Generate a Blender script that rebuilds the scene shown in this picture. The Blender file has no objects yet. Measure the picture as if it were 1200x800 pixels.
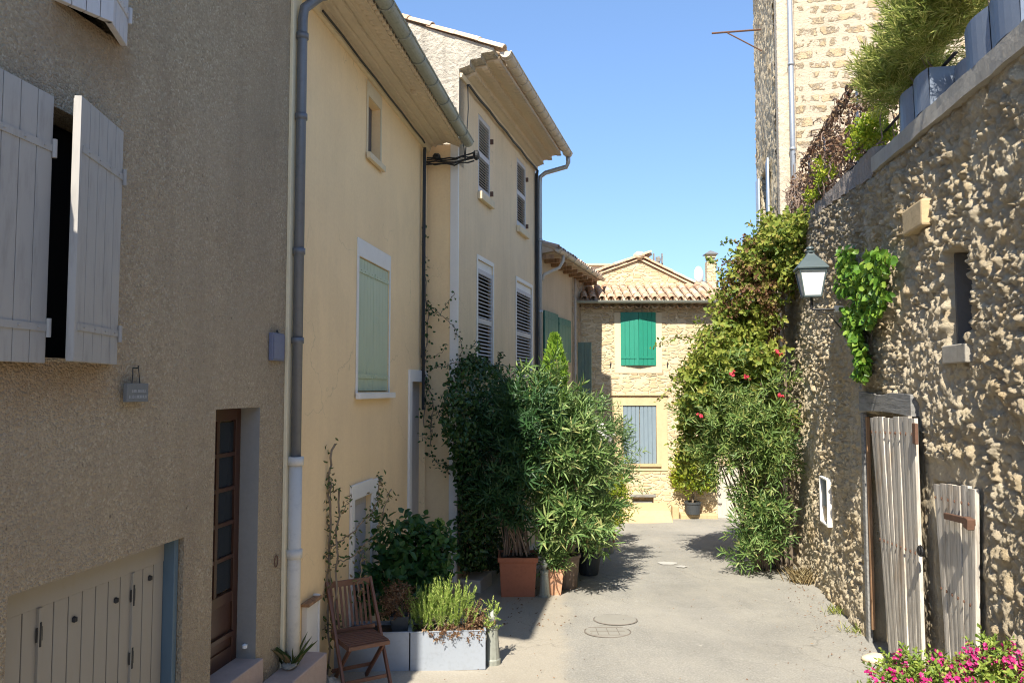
import bpy, math, random
import numpy as np
from mathutils import Vector
random.seed(7); RNG = np.random.default_rng(7)
scene = bpy.context.scene
col = scene.collection
R = math.radians

# ------------------------------------------------------------------ camera model (photo is 1200 x 800)
F_PX, CAM_Z, PITCH = 930.0, 2.6, R(3.4)
cp, sp = math.cos(PITCH), math.sin(PITCH)
def ray(px, py):
    dx, dy = (px-600)/F_PX, (400-py)/F_PX
    return Vector((dx, cp-sp*dy, sp+cp*dy))
def P(px, py, Y):
    r = ray(px, py); t = Y/r.y
    return Vector((r.x*t, Y, CAM_Z+r.z*t))
def gz(y):                                    # street level
    y = max(-6.0, min(21.5, y))
    return 0.23-0.0454*y
def ground_hit(px, py):
    r = ray(px, py)
    t = (0.23-CAM_Z)/(r.z+0.0454*r.y)
    return Vector((r.x*t, r.y*t, CAM_Z+r.z*t))

# ------------------------------------------------------------------ mesh builder
class MB:
    def __init__(s): s.v=[]; s.f=[]
    def quad(s,a,b,c,d):
        n=len(s.v); s.v+= [tuple(a),tuple(b),tuple(c),tuple(d)]; s.f.append((n,n+1,n+2,n+3)); return s
    def poly(s,pts):
        n=len(s.v); s.v+=[tuple(p) for p in pts]; s.f.append(tuple(range(n,n+len(pts)))); return s
    def box(s,x0,x1,y0,y1,z0,z1):
        n=len(s.v)
        s.v+=[(x0,y0,z0),(x1,y0,z0),(x1,y1,z0),(x0,y1,z0),(x0,y0,z1),(x1,y0,z1),(x1,y1,z1),(x0,y1,z1)]
        s.f+=[(n,n+3,n+2,n+1),(n+4,n+5,n+6,n+7),(n,n+1,n+5,n+4),(n+1,n+2,n+6,n+5),(n+2,n+3,n+7,n+6),(n+3,n,n+4,n+7)]
        return s
    def bar(s,a,b,w,h,up=(0,0,1)):
        a=Vector(a); b=Vector(b); d=(b-a).normalized(); up=Vector(up)
        if abs(d.dot(up))>.95: up=Vector((1,0,0))
        sd=d.cross(up).normalized(); u=sd.cross(d).normalized(); n=len(s.v)
        for p in (a,b):
            for i,j in ((-1,-1),(1,-1),(1,1),(-1,1)):
                s.v.append(tuple(p+sd*(i*w/2)+u*(j*h/2)))
        s.f+=[(n,n+3,n+2,n+1),(n+4,n+5,n+6,n+7),(n,n+1,n+5,n+4),(n+1,n+2,n+6,n+5),(n+2,n+3,n+7,n+6),(n+3,n,n+4,n+7)]
        return s
    def tube(s,pts,r,n=8,cap=True):
        pts=[Vector(p) for p in pts]; k=len(pts)
        rs=r if isinstance(r,(list,tuple)) else [r]*k
        base=len(s.v); prev=None
        for i,p in enumerate(pts):
            d=(pts[min(i+1,k-1)]-pts[max(i-1,0)])
            d=d.normalized() if d.length>1e-9 else Vector((0,0,1))
            if prev is None:
                a=Vector((0,0,1)) if abs(d.z)<.9 else Vector((1,0,0))
                sd=d.cross(a).normalized()
            else:
                sd=prev-d*prev.dot(d)
                sd=sd.normalized() if sd.length>1e-6 else d.orthogonal().normalized()
            prev=sd; up=d.cross(sd)
            for j in range(n):
                t=2*math.pi*j/n
                s.v.append(tuple(p+(sd*math.cos(t)+up*math.sin(t))*rs[i]))
        for i in range(k-1):
            for j in range(n):
                a=base+i*n+j; b=base+i*n+(j+1)%n
                s.f.append((a,b,b+n,a+n))
        if cap:
            s.f.append(tuple(base+j for j in reversed(range(n))))
            s.f.append(tuple(base+(k-1)*n+j for j in range(n)))
        return s
    def lathe(s,c,prof,n=16,sx=1,sy=1,rot=0):
        base=len(s.v); c=Vector(c)
        for r,z in prof:
            for j in range(n):
                t=2*math.pi*j/n+rot
                s.v.append((c.x+math.cos(t)*r*sx,c.y+math.sin(t)*r*sy,c.z+z))
        for i in range(len(prof)-1):
            for j in range(n):
                a=base+i*n+j; b=base+i*n+(j+1)%n
                s.f.append((a,b,b+n,a+n))
        s.f.append(tuple(base+j for j in reversed(range(n))))
        s.f.append(tuple(base+(len(prof)-1)*n+j for j in range(n)))
        return s
    def prism(s,prof,u0,u1):
        """profile [(y,z)] extruded along x"""
        n=len(prof); b=len(s.v)
        for u in (u0,u1):
            for y,z in prof: s.v.append((u,y,z))
        for i in range(n):
            j=(i+1)%n; s.f.append((b+i,b+j,b+n+j,b+n+i))
        s.f.append(tuple(b+i for i in reversed(range(n)))); s.f.append(tuple(b+n+i for i in range(n)))
        return s
    def tile(s,p,ax,up,r0,r1,L,convex=True,n=5,th=.014):
        """one roman roof tile: p = low end, ax = direction up the slope"""
        p=Vector(p); ax=Vector(ax).normalized(); up=Vector(up); sd=ax.cross(up).normalized(); up=sd.cross(ax).normalized()
        b=len(s.v); sg=1 if convex else -1
        for e,(q,r) in enumerate(((p,r0),(p+ax*L,r1))):
            for rr in (r,r-th):
                for j in range(n+1):
                    t=math.pi*j/n
                    s.v.append(tuple(q+sd*(math.cos(t)*rr)+up*(sg*math.sin(t)*rr*.8)))
        m=n+1
        for j in range(n):
            s.f.append((b+j,b+j+1,b+2*m+j+1,b+2*m+j))
            s.f.append((b+m+j+1,b+m+j,b+3*m+j,b+3*m+j+1))
            s.f.append((b+j+1,b+j,b+m+j,b+m+j+1))
            s.f.append((b+2*m+j,b+2*m+j+1,b+3*m+j+1,b+3*m+j))
        s.f.append((b,b+2*m,b+3*m,b+m)); s.f.append((b+n,b+m+n,b+3*m+n,b+2*m+n))
        return s
    def blob(s,c,r,seed=0,n=10,m=7,amp=.15):
        rd=random.Random(seed); c=Vector(c); b=len(s.v)
        ph=[rd.uniform(0,6) for _ in range(6)]
        for i in range(m+1):
            th=math.pi*i/m
            for j in range(n):
                t=2*math.pi*j/n
                k=1+amp*(math.sin(3*t+ph[0]+2*th)+math.sin(2*t+ph[1])*math.cos(th*3+ph[2]))*.6
                s.v.append((c.x+r[0]*math.sin(th)*math.cos(t)*k,c.y+r[1]*math.sin(th)*math.sin(t)*k,c.z+r[2]*math.cos(th)*k))
        for i in range(m):
            for j in range(n):
                a=b+i*n+j; q=b+i*n+(j+1)%n
                s.f.append((a,a+n,q+n,q))
        return s
    def rotz(s,pivot,ang,start=0):
        c,sn=math.cos(ang),math.sin(ang)
        for i in range(start,len(s.v)):
            x,y,z=s.v[i]; dx,dy=x-pivot[0],y-pivot[1]
            s.v[i]=(pivot[0]+dx*c-dy*sn,pivot[1]+dx*sn+dy*c,z)
        return s
    def xf(s,fn,start=0):
        for i in range(start,len(s.v)): s.v[i]=tuple(fn(*s.v[i]))
        return s

def tag(o,label=None,cat=None,group=None,kind=None):
    if label: o['label']=label
    if cat: o['category']=cat
    if group: o['group']=group
    if kind: o['kind']=kind
    return o
def thing(name,label,cat,loc=(0,0,0),rotz=0,group=None):
    o=bpy.data.objects.new(name,None); col.objects.link(o)
    o.location=loc; o.rotation_euler=(0,0,rotz); o.empty_display_size=.2
    return tag(o,label,cat,group)
def chain_xf(o):
    """(loc, rotz) of a root thing; parts have identity transforms unless set"""
    while o.parent is not None: o=o.parent
    return Vector(o.location), o.rotation_euler.z
def to_local(parent,vs):
    loc,rz=chain_xf(parent); c,s=math.cos(-rz),math.sin(-rz)
    a=np.asarray(vs,dtype=float)-np.array(loc)
    out=a.copy(); out[:,0]=a[:,0]*c-a[:,1]*s; out[:,1]=a[:,0]*s+a[:,1]*c
    return out
def build(name,mb,mat,parent=None,bevel=0,smooth=False,world=False,loc=None,label=None,kind=None):
    vs=mb.v
    if world and parent is not None: vs=[tuple(p) for p in to_local(parent,vs)]
    if loc is not None: vs=[(x-loc[0],y-loc[1],z-loc[2]) for x,y,z in vs]
    me=bpy.data.meshes.new(name); me.from_pydata(vs,[],mb.f); me.update()
    if smooth: me.shade_smooth()
    me.materials.append(mat)
    o=bpy.data.objects.new(name,me); col.objects.link(o)
    if parent is not None: o.parent=parent
    if loc is not None: o.location=loc
    if bevel:
        m=o.modifiers.new('bevel','BEVEL'); m.width=bevel; m.segments=2; m.limit_method='ANGLE'; m.angle_limit=R(40)
    if smooth:
        w=o.modifiers.new('wn','WEIGHTED_NORMAL') if False else None
    if label: o['label']=label
    if kind: o['kind']=kind
    return o
def np_mesh(name,V,Fq,mat,parent=None,world=False,smooth=False,loc=None,attrs=None):
    V=np.asarray(V,dtype=np.float64)
    if world and parent is not None: V=to_local(parent,V)
    if loc is not None: V=V-np.array(loc)
    me=bpy.data.meshes.new(name)
    Fq=np.asarray(Fq,dtype=np.int32); k=Fq.shape[1]; nf=len(Fq)
    me.vertices.add(len(V)); me.vertices.foreach_set('co',V.astype(np.float32).ravel())
    me.loops.add(nf*k); me.loops.foreach_set('vertex_index',Fq.ravel())
    me.polygons.add(nf); me.polygons.foreach_set('loop_start',np.arange(0,nf*k,k,dtype=np.int32))
    if smooth: me.polygons.foreach_set('use_smooth',np.ones(nf,dtype=bool))
    me.update(calc_edges=True); me.validate()
    for n,a in (attrs or {}).items():
        at=me.attributes.new(n,'FLOAT','POINT'); at.data.foreach_set('value',np.asarray(a,dtype=np.float32).ravel())
    me.materials.append(mat)
    o=bpy.data.objects.new(name,me); col.objects.link(o)
    if parent is not None: o.parent=parent
    if loc is not None: o.location=loc
    return o

# ------------------------------------------------------------------ facade frames
class Frame:
    """vertical plane. local x runs along it, local y goes INTO the building, z up (world height)."""
    def __init__(s,origin,ang):
        s.o=Vector((origin[0],origin[1],0)); s.a=ang
        s.d=Vector((math.cos(ang),math.sin(ang),0)); s.n=Vector((-math.sin(ang),math.cos(ang),0))
    def hit(s,px,py,off=0.0):
        r=ray(px,py); o=s.o+s.n*off; c=Vector((0,0,CAM_Z))
        t=(o-c).dot(s.n)/r.dot(s.n); w=c+r*t
        return ((w-s.o).dot(s.d), w.z)
    def u(s,px,py=455,off=0.0): return s.hit(px,py,off)[0]
    def z(s,px,py,off=0.0): return s.hit(px,py,off)[1]
    def W(s,u,y,z): return s.o+s.d*u+s.n*y+Vector((0,0,z))
    def g(s,u,y=0): return gz(s.W(u,y,0).y)

def wall_mesh(u0,u1,z0,z1,depth,holes=(),top=None):
    """solid wall block with a recessed niche for every opening (ua,ub,za,zb,recess)"""
    mb=MB(); us=sorted({u0,u1,*[h[0] for h in holes],*[h[1] for h in holes]}); us=[u for u in us if u0<=u<=u1]
    zs=sorted({z0,z1,*[h[2] for h in holes],*[h[3] for h in holes]}); zs=[z for z in zs if z0<=z<=z1]
    def H(uc,zc):
        for h in holes:
            if h[0]<uc<h[1] and h[2]<zc<h[3]: return h[4]
        return 0
    for i in range(len(us)-1):
        for j in range(len(zs)-1):
            a,b,c,d=us[i],us[i+1],zs[j],zs[j+1]; r=H((a+b)/2,(c+d)/2)
            mb.quad((a,r,c),(b,r,c),(b,r,d),(a,r,d))
    for ua,ub,za,zb,r in holes:
        mb.quad((ua,0,za),(ua,r,za),(ua,r,zb),(ua,0,zb)); mb.quad((ub,r,za),(ub,0,za),(ub,0,zb),(ub,r,zb))
        mb.quad((ua,0,zb),(ua,r,zb),(ub,r,zb),(ub,0,zb)); mb.quad((ua,r,za),(ua,0,za),(ub,0,za),(ub,r,za))
    mb.quad((u0,depth,z0),(u0,0,z0),(u0,0,z1),(u0,depth,z1)); mb.quad((u1,0,z0),(u1,depth,z0),(u1,depth,z1),(u1,0,z1))
    mb.quad((u1,depth,z0),(u0,depth,z0),(u0,depth,z1),(u1,depth,z1)); mb.quad((u0,0,z1),(u1,0,z1),(u1,depth,z1),(u0,depth,z1))
    return mb

# ------------------------------------------------------------------ materials
def nt(name):
    m=bpy.data.materials.new(name); m.use_nodes=True; n=m.node_tree; n.nodes.clear()
    out=n.nodes.new('ShaderNodeOutputMaterial'); b=n.nodes.new('ShaderNodeBsdfPrincipled')
    n.links.new(b.outputs[0],out.inputs[0]); return m,n,b,out
def N(n,t,**k):
    x=n.nodes.new(t)
    for a,v in k.items():
        if a.startswith('i_'):
            key=a[2:]; key=int(key) if key.isdigit() else key.replace('_',' ')
            x.inputs[key].default_value=v
        else: setattr(x,a,v)
    return x
def coords(n,scale=(1,1,1),rot=(0,0,0),kind='Object'):
    tc=N(n,'ShaderNodeTexCoord'); mp=N(n,'ShaderNodeMapping'); mp.inputs['Scale'].default_value=scale; mp.inputs['Rotation'].default_value=rot
    n.links.new(tc.outputs[kind],mp.inputs[0]); return mp.outputs[0]
def noise(n,vec,scale,detail=4,rough=.55,dist=0):
    x=N(n,'ShaderNodeTexNoise'); x.inputs['Scale'].default_value=scale; x.inputs['Detail'].default_value=detail
    x.inputs['Roughness'].default_value=rough; x.inputs['Distortion'].default_value=dist
    n.links.new(vec,x.inputs['Vector']); return x.outputs[0]
def ramp(n,fac,stops):
    x=N(n,'ShaderNodeValToRGB'); e=x.color_ramp.elements
    while len(e)<len(stops): e.new(.5)
    for i,(p,c) in enumerate(stops):
        e[i].position=p; e[i].color=(c[0],c[1],c[2],1) if not isinstance(c,(int,float)) else (c,c,c,1)
    n.links.new(fac,x.inputs[0]); return x.outputs[0]
def mix(n,fac,a,b,mode='MIX'):
    x=N(n,'ShaderNodeMix',data_type='RGBA',blend_type=mode)
    for sock,v in ((0,fac),(6,a),(7,b)):
        if hasattr(v,'is_output'): n.links.new(v,x.inputs[sock])
        elif isinstance(v,(int,float)) : x.inputs[sock].default_value=v if sock==0 else (v,v,v,1)
        else: x.inputs[sock].default_value=(v[0],v[1],v[2],1)
    return x.outputs[2]
def math_(n,op,a,b=0,c=None):
    x=N(n,'ShaderNodeMath',operation=op)
    for i,v in enumerate((a,b) if c is None else (a,b,c)):
        if hasattr(v,'is_output'): n.links.new(v,x.inputs[i])
        else: x.inputs[i].default_value=v
    return x.outputs[0]
def bump(n,b,h,strength=.5,dist=.01,prev=None):
    x=N(n,'ShaderNodeBump'); x.inputs['Strength'].default_value=strength; x.inputs['Distance'].default_value=dist
    n.links.new(h,x.inputs['Height'])
    if prev is not None: n.links.new(prev,x.inputs['Normal'])
    n.links.new(x.outputs[0],b.inputs['Normal']); return x.outputs[0]
def sc(c,k): return tuple(min(1,x*k) for x in c)

def plaster(name,c,var=.12,streak=.15,stain=None,b_scale=60,b_str=.3,b_dist=.004,rough=.9,spots=0,base=0):
    m,n,b,_=nt(name); v=coords(n)
    big=noise(n,v,.7,5,.6); f=ramp(n,big,[(.3,0),(.7,1)])
    cc=mix(n,f,sc(c,1-var),sc(c,1+var))
    if streak:
        vs=coords(n,(5,5,.35)); st=ramp(n,noise(n,vs,1.6,5,.6),[(.45,0),(.75,1)])
        s2=math_(n,'MULTIPLY',st,streak); cc=mix(n,s2,cc,stain or sc(c,.45))
    if spots:
        sp_=ramp(n,noise(n,v,14,5,.7),[(.3,1),(.42,0)]); cc=mix(n,math_(n,'MULTIPLY',sp_,spots),cc,sc(c,.35))
    if base:
        sx=N(n,'ShaderNodeSeparateXYZ'); n.links.new(v,sx.inputs[0])
        g_=math_(n,'SUBTRACT',math_(n,'MULTIPLY',noise(n,v,3.5,6,.7),1.6),math_(n,'MULTIPLY',sx.outputs[2],1.0))
        cc=mix(n,math_(n,'MULTIPLY',ramp(n,g_,[(.0,0),(.75,1)]),base),cc,sc(c,.42))
        pt=ramp(n,noise(n,coords(n,(1,1,.7)),1.1,6,.65,.5),[(.55,0),(.60,1)]); cc=mix(n,math_(n,'MULTIPLY',pt,.16),cc,sc(c,.72))
        vo=N(n,'ShaderNodeTexVoronoi',feature='DISTANCE_TO_EDGE'); vo.inputs['Scale'].default_value=.7
        wn=N(n,'ShaderNodeTexNoise'); wn.inputs['Scale'].default_value=3; wn.inputs['Detail'].default_value=6; n.links.new(v,wn.inputs['Vector'])
        wm=N(n,'ShaderNodeVectorMath',operation='MULTIPLY_ADD'); n.links.new(wn.outputs[1],wm.inputs[0]); wm.inputs[1].default_value=(.7,.7,.7); n.links.new(v,wm.inputs[2]); n.links.new(wm.outputs[0],vo.inputs['Vector'])
        ck=math_(n,'MULTIPLY',ramp(n,vo.outputs['Distance'],[(0,1),(.006,0)]),ramp(n,noise(n,v,.9,3),[(.5,0),(.58,.5)])); cc=mix(n,ck,cc,sc(c,.4))
    fine=noise(n,v,b_scale*.8,3,.6); cc=mix(n,.25,cc,mix(n,fine,sc(c,.6),sc(c,1.35)))
    n.links.new(cc,b.inputs['Base Color']); b.inputs['Roughness'].default_value=rough
    h=noise(n,v,b_scale,6,.65); p=bump(n,b,h,b_str,b_dist)
    p=bump(n,b,noise(n,v,2.5,3,.5),.25,.03,p)
    return m
def painted(name,c,rough=.55,wear=.2,wearcol=None,grain=True,metal=0,b=.15):
    m,n,bs,_=nt(name); v=coords(n,(1,1,.18) if grain else (1,1,1))
    w=ramp(n,noise(n,v,22,5,.65),[(.5,0),(.75,1)])
    cc=mix(n,math_(n,'MULTIPLY',w,wear),c,wearcol or sc(c,.55))
    v2=coords(n); cc=mix(n,math_(n,'MULTIPLY',ramp(n,noise(n,v2,2.3,4),[(.35,0),(.7,1)]),.25),cc,sc(c,1.25))
    n.links.new(cc,bs.inputs['Base Color']); bs.inputs['Roughness'].default_value=rough; bs.inputs['Metallic'].default_value=metal
    bump(n,bs,noise(n,v,45,4,.6),b,.003); return m
def weathered(name,c1,c2,c3,vertical=True):
    m,n,bs,_=nt(name); v=coords(n,(1,1,.07) if vertical else (.1,1,1))
    a=noise(n,v,26,7,.7,.6); cc=ramp(n,a,[(.3,c2),(.5,c1),(.72,sc(c1,1.35))])
    r=ramp(n,noise(n,coords(n,(1,1,.4)),4,4,.6),[(.56,0),(.72,1)]); cc=mix(n,math_(n,'MULTIPLY',r,.75),cc,c3)
    n.links.new(cc,bs.inputs['Base Color']); bs.inputs['Roughness'].default_value=.85
    bump(n,bs,a,.9,.008); return m
def stone(name,stops,mortar,su,sz,edge=.09,warp=.12,bstr=.8,bdist=.03,lichen=0,rand=.85):
    """coursed rubble. su, sz = stone length and height in metres"""
    m,n,bs,_=nt(name)
    v=coords(n,(1/su,1/su,1/sz))
    nz=N(n,'ShaderNodeTexNoise'); nz.inputs['Scale'].default_value=1.4; nz.inputs['Detail'].default_value=4; n.links.new(v,nz.inputs['Vector'])
    sub=N(n,'ShaderNodeVectorMath',operation='MULTIPLY_ADD'); n.links.new(nz.outputs[1],sub.inputs[0]); sub.inputs[1].default_value=(warp*3,)*3; n.links.new(v,sub.inputs[2])
    ve=N(n,'ShaderNodeTexVoronoi',feature='DISTANCE_TO_EDGE'); ve.inputs['Randomness'].default_value=rand; ve.inputs['Scale'].default_value=1
    vc=N(n,'ShaderNodeTexVoronoi',feature='F1'); vc.inputs['Randomness'].default_value=rand; vc.inputs['Scale'].default_value=1
    for q in (ve,vc): n.links.new(sub.outputs[0],q.inputs['Vector'])
    fine=noise(n,coords(n),30,6,.65)
    e=math_(n,'ADD',ve.outputs['Distance'],math_(n,'MULTIPLY',math_(n,'SUBTRACT',fine,.5),.12))
    sep=N(n,'ShaderNodeSeparateColor'); n.links.new(vc.outputs['Color'],sep.inputs[0])
    # some stones are buried under the mortar
    e=math_(n,'SUBTRACT',e,math_(n,'MULTIPLY',ramp(n,sep.outputs[1],[(.55,0),(.9,1)]),.12))
    mask=ramp(n,e,[(edge,0),(edge+.08,1)])
    cs=ramp(n,sep.outputs[0],stops); cs=mix(n,.35,cs,mix(n,noise(n,coords(n),9,5,.7),sc(stops[0][1],.6),sc(stops[-1][1],1.2)))
    mc=mix(n,noise(n,coords(n),5,5),sc(mortar,.8),sc(mortar,1.15))
    cc=mix(n,mask,mc,cs)
    if lichen:
        l=ramp(n,noise(n,coords(n),1.1,6,.7),[(.5,0),(.7,1)]); cc=mix(n,math_(n,'MULTIPLY',l,lichen),cc,(.12,.11,.1))
    n.links.new(cc,bs.inputs['Base Color']); bs.inputs['Roughness'].default_value=.93
    h=math_(n,'ADD',mask,math_(n,'MULTIPLY',fine,.55)); bump(n,bs,h,bstr,bdist); return m
def coursed(name,ax,c1,c2,mortar,w,h,ms,warp,bstr,bdist,thr=.5):
    m,n,bs,_=nt(name); tc=N(n,'ShaderNodeTexCoord'); s=N(n,'ShaderNodeSeparateXYZ'); n.links.new(tc.outputs['Object'],s.inputs[0])
    cb=N(n,'ShaderNodeCombineXYZ'); n.links.new(s.outputs[ax],cb.inputs[0]); n.links.new(s.outputs[2],cb.inputs[1])
    nz=N(n,'ShaderNodeTexNoise'); nz.inputs['Scale'].default_value=1.1/w*.4; nz.inputs['Detail'].default_value=5; nz.inputs['Roughness'].default_value=.65; n.links.new(cb.outputs[0],nz.inputs['Vector'])
    wv=N(n,'ShaderNodeVectorMath',operation='MULTIPLY_ADD'); n.links.new(nz.outputs[1],wv.inputs[0]); wv.inputs[1].default_value=(warp*2.2,warp,0); n.links.new(cb.outputs[0],wv.inputs[2])
    br=N(n,'ShaderNodeTexBrick'); br.offset=.43; br.offset_frequency=2; br.squash=1.5; br.squash_frequency=3
    br.inputs['Scale'].default_value=1; br.inputs['Mortar Size'].default_value=ms; br.inputs['Mortar Smooth'].default_value=1.0; br.inputs['Brick Width'].default_value=w; br.inputs['Row Height'].default_value=h; br.inputs['Bias'].default_value=0
    br.inputs['Color1'].default_value=(0,0,0,1); br.inputs['Color2'].default_value=(1,1,1,1); br.inputs['Mortar'].default_value=(.5,.5,.5,1)
    n.links.new(wv.outputs[0],br.inputs['Vector'])
    fine=noise(n,coords(n),28,6,.7); pat=noise(n,coords(n),3.2,4,.6)
    e=math_(n,'ADD',math_(n,'SUBTRACT',1.0,br.outputs['Fac']),math_(n,'MULTIPLY',math_(n,'SUBTRACT',fine,.5),.7))
    e=math_(n,'ADD',e,math_(n,'MULTIPLY',math_(n,'SUBTRACT',pat,.56),2.2))
    mask=ramp(n,e,[(thr,0),(thr+.3,1)])
    sp2=N(n,'ShaderNodeSeparateColor'); n.links.new(br.outputs['Color'],sp2.inputs[0])
    cs=mix(n,sp2.outputs[0],c1,c2); cs=mix(n,.5,cs,mix(n,noise(n,coords(n),8,6,.7),sc(c1,.62),sc(c2,1.25)))
    mc=mix(n,noise(n,coords(n),6,5,.6),sc(mortar,.82),sc(mortar,1.12)); cc=mix(n,mask,mc,cs)
    d=ramp(n,noise(n,coords(n),1.0,6,.7),[(.5,0),(.75,1)]); cc=mix(n,math_(n,'MULTIPLY',d,.3),cc,sc(mortar,.5))
    n.links.new(cc,bs.inputs['Base Color']); bs.inputs['Roughness'].default_value=.93
    hh=math_(n,'ADD',math_(n,'MULTIPLY',mask,.7),math_(n,'MULTIPLY',fine,.8)); bump(n,bs,hh,bstr,bdist); return m
def leafmat(name,stops,trans=.35,rough=.5,spec=.4,patch=None):
    m,n,bs,out=nt(name); g=N(n,'ShaderNodeNewGeometry'); cc=ramp(n,g.outputs['Random Per Island'],stops)
    if patch:
        f=ramp(n,noise(n,coords(n),1.6,3),[(.45,0),(.62,1)]); cc=mix(n,math_(n,'MULTIPLY',f,.75),cc,patch)
    n.links.new(cc,bs.inputs['Base Color']); bs.inputs['Roughness'].default_value=rough
    bs.inputs['Specular IOR Level'].default_value=spec
    t=N(n,'ShaderNodeBsdfTranslucent'); n.links.new(mix(n,.5,cc,(.5,.6,.08),'MIX') if False else cc,t.inputs[0])
    mx=N(n,'ShaderNodeMixShader'); mx.inputs[0].default_value=trans
    n.links.new(bs.outputs[0],mx.inputs[1]); n.links.new(t.outputs[0],mx.inputs[2]); n.links.new(mx.outputs[0],out.inputs[0]); return m

M={}
def mat_roughcast(stains=()):
    m,n,b,_=nt('roughcast_grey'); v=coords(n); c=(.405,.325,.23)
    f=ramp(n,noise(n,v,.55,6,.65,.4),[(.32,0),(.68,1)]); cc=mix(n,f,sc(c,.82),sc(c,1.16))
    vo=N(n,'ShaderNodeTexVoronoi',feature='F1'); vo.inputs['Scale'].default_value=78; n.links.new(v,vo.inputs['Vector'])
    sp_=N(n,'ShaderNodeSeparateColor'); n.links.new(vo.outputs['Color'],sp_.inputs[0])
    gr=ramp(n,sp_.outputs[0],[(0,(.20,.15,.10)),(.2,(.38,.29,.185)),(.65,(.48,.375,.245)),(.9,(.64,.53,.37)),(1,(.80,.71,.54))])
    amt=ramp(n,noise(n,v,.9,4,.6),[(.3,.15),(.7,.7)]); cc=mix(n,amt,cc,gr)
    cc=mix(n,.3,cc,mix(n,noise(n,v,26,6,.75),(.17,.125,.075),(.70,.56,.37)))
    st=ramp(n,noise(n,coords(n,(1.3,1.3,.22)),1.5,6,.65,.5),[(.42,0),(.75,1)]); cc=mix(n,math_(n,'MULTIPLY',st,.36),cc,(.22,.165,.115))
    st=ramp(n,noise(n,coords(n,(2.7,2.7,.25),(0,0,.4)),1.3,5,.6),[(.56,0),(.8,1)]); cc=mix(n,math_(n,'MULTIPLY',st,.25),cc,(.60,.48,.36))
    pit=ramp(n,noise(n,v,17,3,.6),[(.27,1),(.33,0)]); cc=mix(n,math_(n,'MULTIPLY',pit,.65),cc,(.08,.06,.04))
    sx=N(n,'ShaderNodeSeparateXYZ'); n.links.new(v,sx.inputs[0]); rag=math_(n,'MULTIPLY',math_(n,'SUBTRACT',noise(n,coords(n,(1,1,.5)),6,5,.7),.5),.5)
    g_=math_(n,'SUBTRACT',math_(n,'ADD',.55,rag),sx.outputs[2]); cc=mix(n,math_(n,'MULTIPLY',ramp(n,g_,[(0,0),(.5,1)]),.5),cc,(.16,.125,.09))
    for u0,u1,z1,h in stains:          # rust and damp run-off under the openings
        ux=math_(n,'ADD',sx.outputs[0],math_(n,'MULTIPLY',rag,.5)); a=ramp(n,math_(n,'DIVIDE',math_(n,'ABSOLUTE',math_(n,'SUBTRACT',ux,(u0+u1)/2)),(u1-u0)/2),[(.55,1),(1.0,0)])
        t=math_(n,'DIVIDE',math_(n,'SUBTRACT',math_(n,'ADD',sx.outputs[2],math_(n,'MULTIPLY',rag,h*1.5)),z1-h),h)
        k=math_(n,'MULTIPLY',ramp(n,t,[(0,0),(.7,1)]),math_(n,'LESS_THAN',sx.outputs[2],z1+.02))
        cc=mix(n,math_(n,'MULTIPLY',math_(n,'MULTIPLY',k,a),.5),cc,(.30,.17,.07))
    n.links.new(cc,b.inputs['Base Color']); b.inputs['Roughness'].default_value=.95
    h=math_(n,'SUBTRACT',noise(n,v,50,5,.7),math_(n,'MULTIPLY',vo.outputs['Distance'],.8)); p=bump(n,b,h,.9,.018)
    bump(n,b,noise(n,v,2.2,4,.55),.5,.06,p); return m
M['yellow']=plaster('limewash_yellow',(.93,.655,.375),.10,.16,(.66,.46,.24),b_scale=35,b_str=.3,b_dist=.005,base=.7)
M['cream']=plaster('limewash_cream',(.74,.575,.375),.12,.28,(.38,.29,.19),b_scale=35,b_str=.4,b_dist=.006,base=.6)
M['ochre']=plaster('old_plaster_ochre',(.50,.38,.25),.15,.35,(.25,.19,.13),b_scale=25,b_str=.5,b_dist=.008)
M['gable']=plaster('weathered_gable_plaster',(.52,.47,.385),.28,.75,(.20,.18,.15),b_scale=14,b_str=1.0,b_dist=.07,spots=.9)
M['band']=plaster('corner_band',(.78,.66,.45),.05,.1,b_scale=30,b_str=.1)
M['white']=painted('white_trim',(.74,.71,.66),.7,.12,(.45,.42,.37),grain=False)
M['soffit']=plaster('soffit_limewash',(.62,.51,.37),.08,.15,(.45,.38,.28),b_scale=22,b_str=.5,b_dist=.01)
M['reveal']=plaster('door_reveal_grey',(.27,.255,.235),.06,.15,b_scale=40,b_str=.3)
M['shutgrey']=painted('shutter_paint_grey',(.37,.35,.325),.6,.55,(.20,.185,.17))
M['shutlilac']=painted('shutter_paint_pale',(.50,.475,.47),.6,.3,(.25,.22,.2))
M['palegreen']=painted('shutter_paint_sage',(.44,.50,.345),.55,.12)
M['green']=painted('shutter_paint_green',(.018,.235,.155),.45,.3,(.03,.14,.1))
M['darkgreen']=painted('shutter_paint_dark_green',(.035,.14,.105),.5,.3)
M['greygreen']=painted('shutter_paint_grey_green',(.17,.235,.185),.55,.3)
M['bluegrey']=painted('shutter_paint_blue_grey',(.20,.26,.31),.55,.3)
M['garage']=painted('garage_paint_beige',(.31,.275,.225),.6,.3,(.30,.25,.16))
M['bluejamb']=painted('jamb_paint_blue',(.09,.14,.18),.5,.3)
M['doorwood']=painted('varnished_door_wood',(.06,.024,.014),.35,.5,(.03,.012,.008))
M['chairwood']=painted('chair_teak',(.17,.075,.045),.45,.5,(.12,.05,.03))
M['iron']=painted('black_iron',(.03,.03,.032),.5,.3,grain=False,metal=.5)
M['rust']=painted('rusty_iron',(.13,.065,.04),.8,.6,(.06,.035,.02),grain=False)
M['lampgrey']=painted('lamp_paint',(.075,.10,.105),.4,.15,grain=False)
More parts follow.
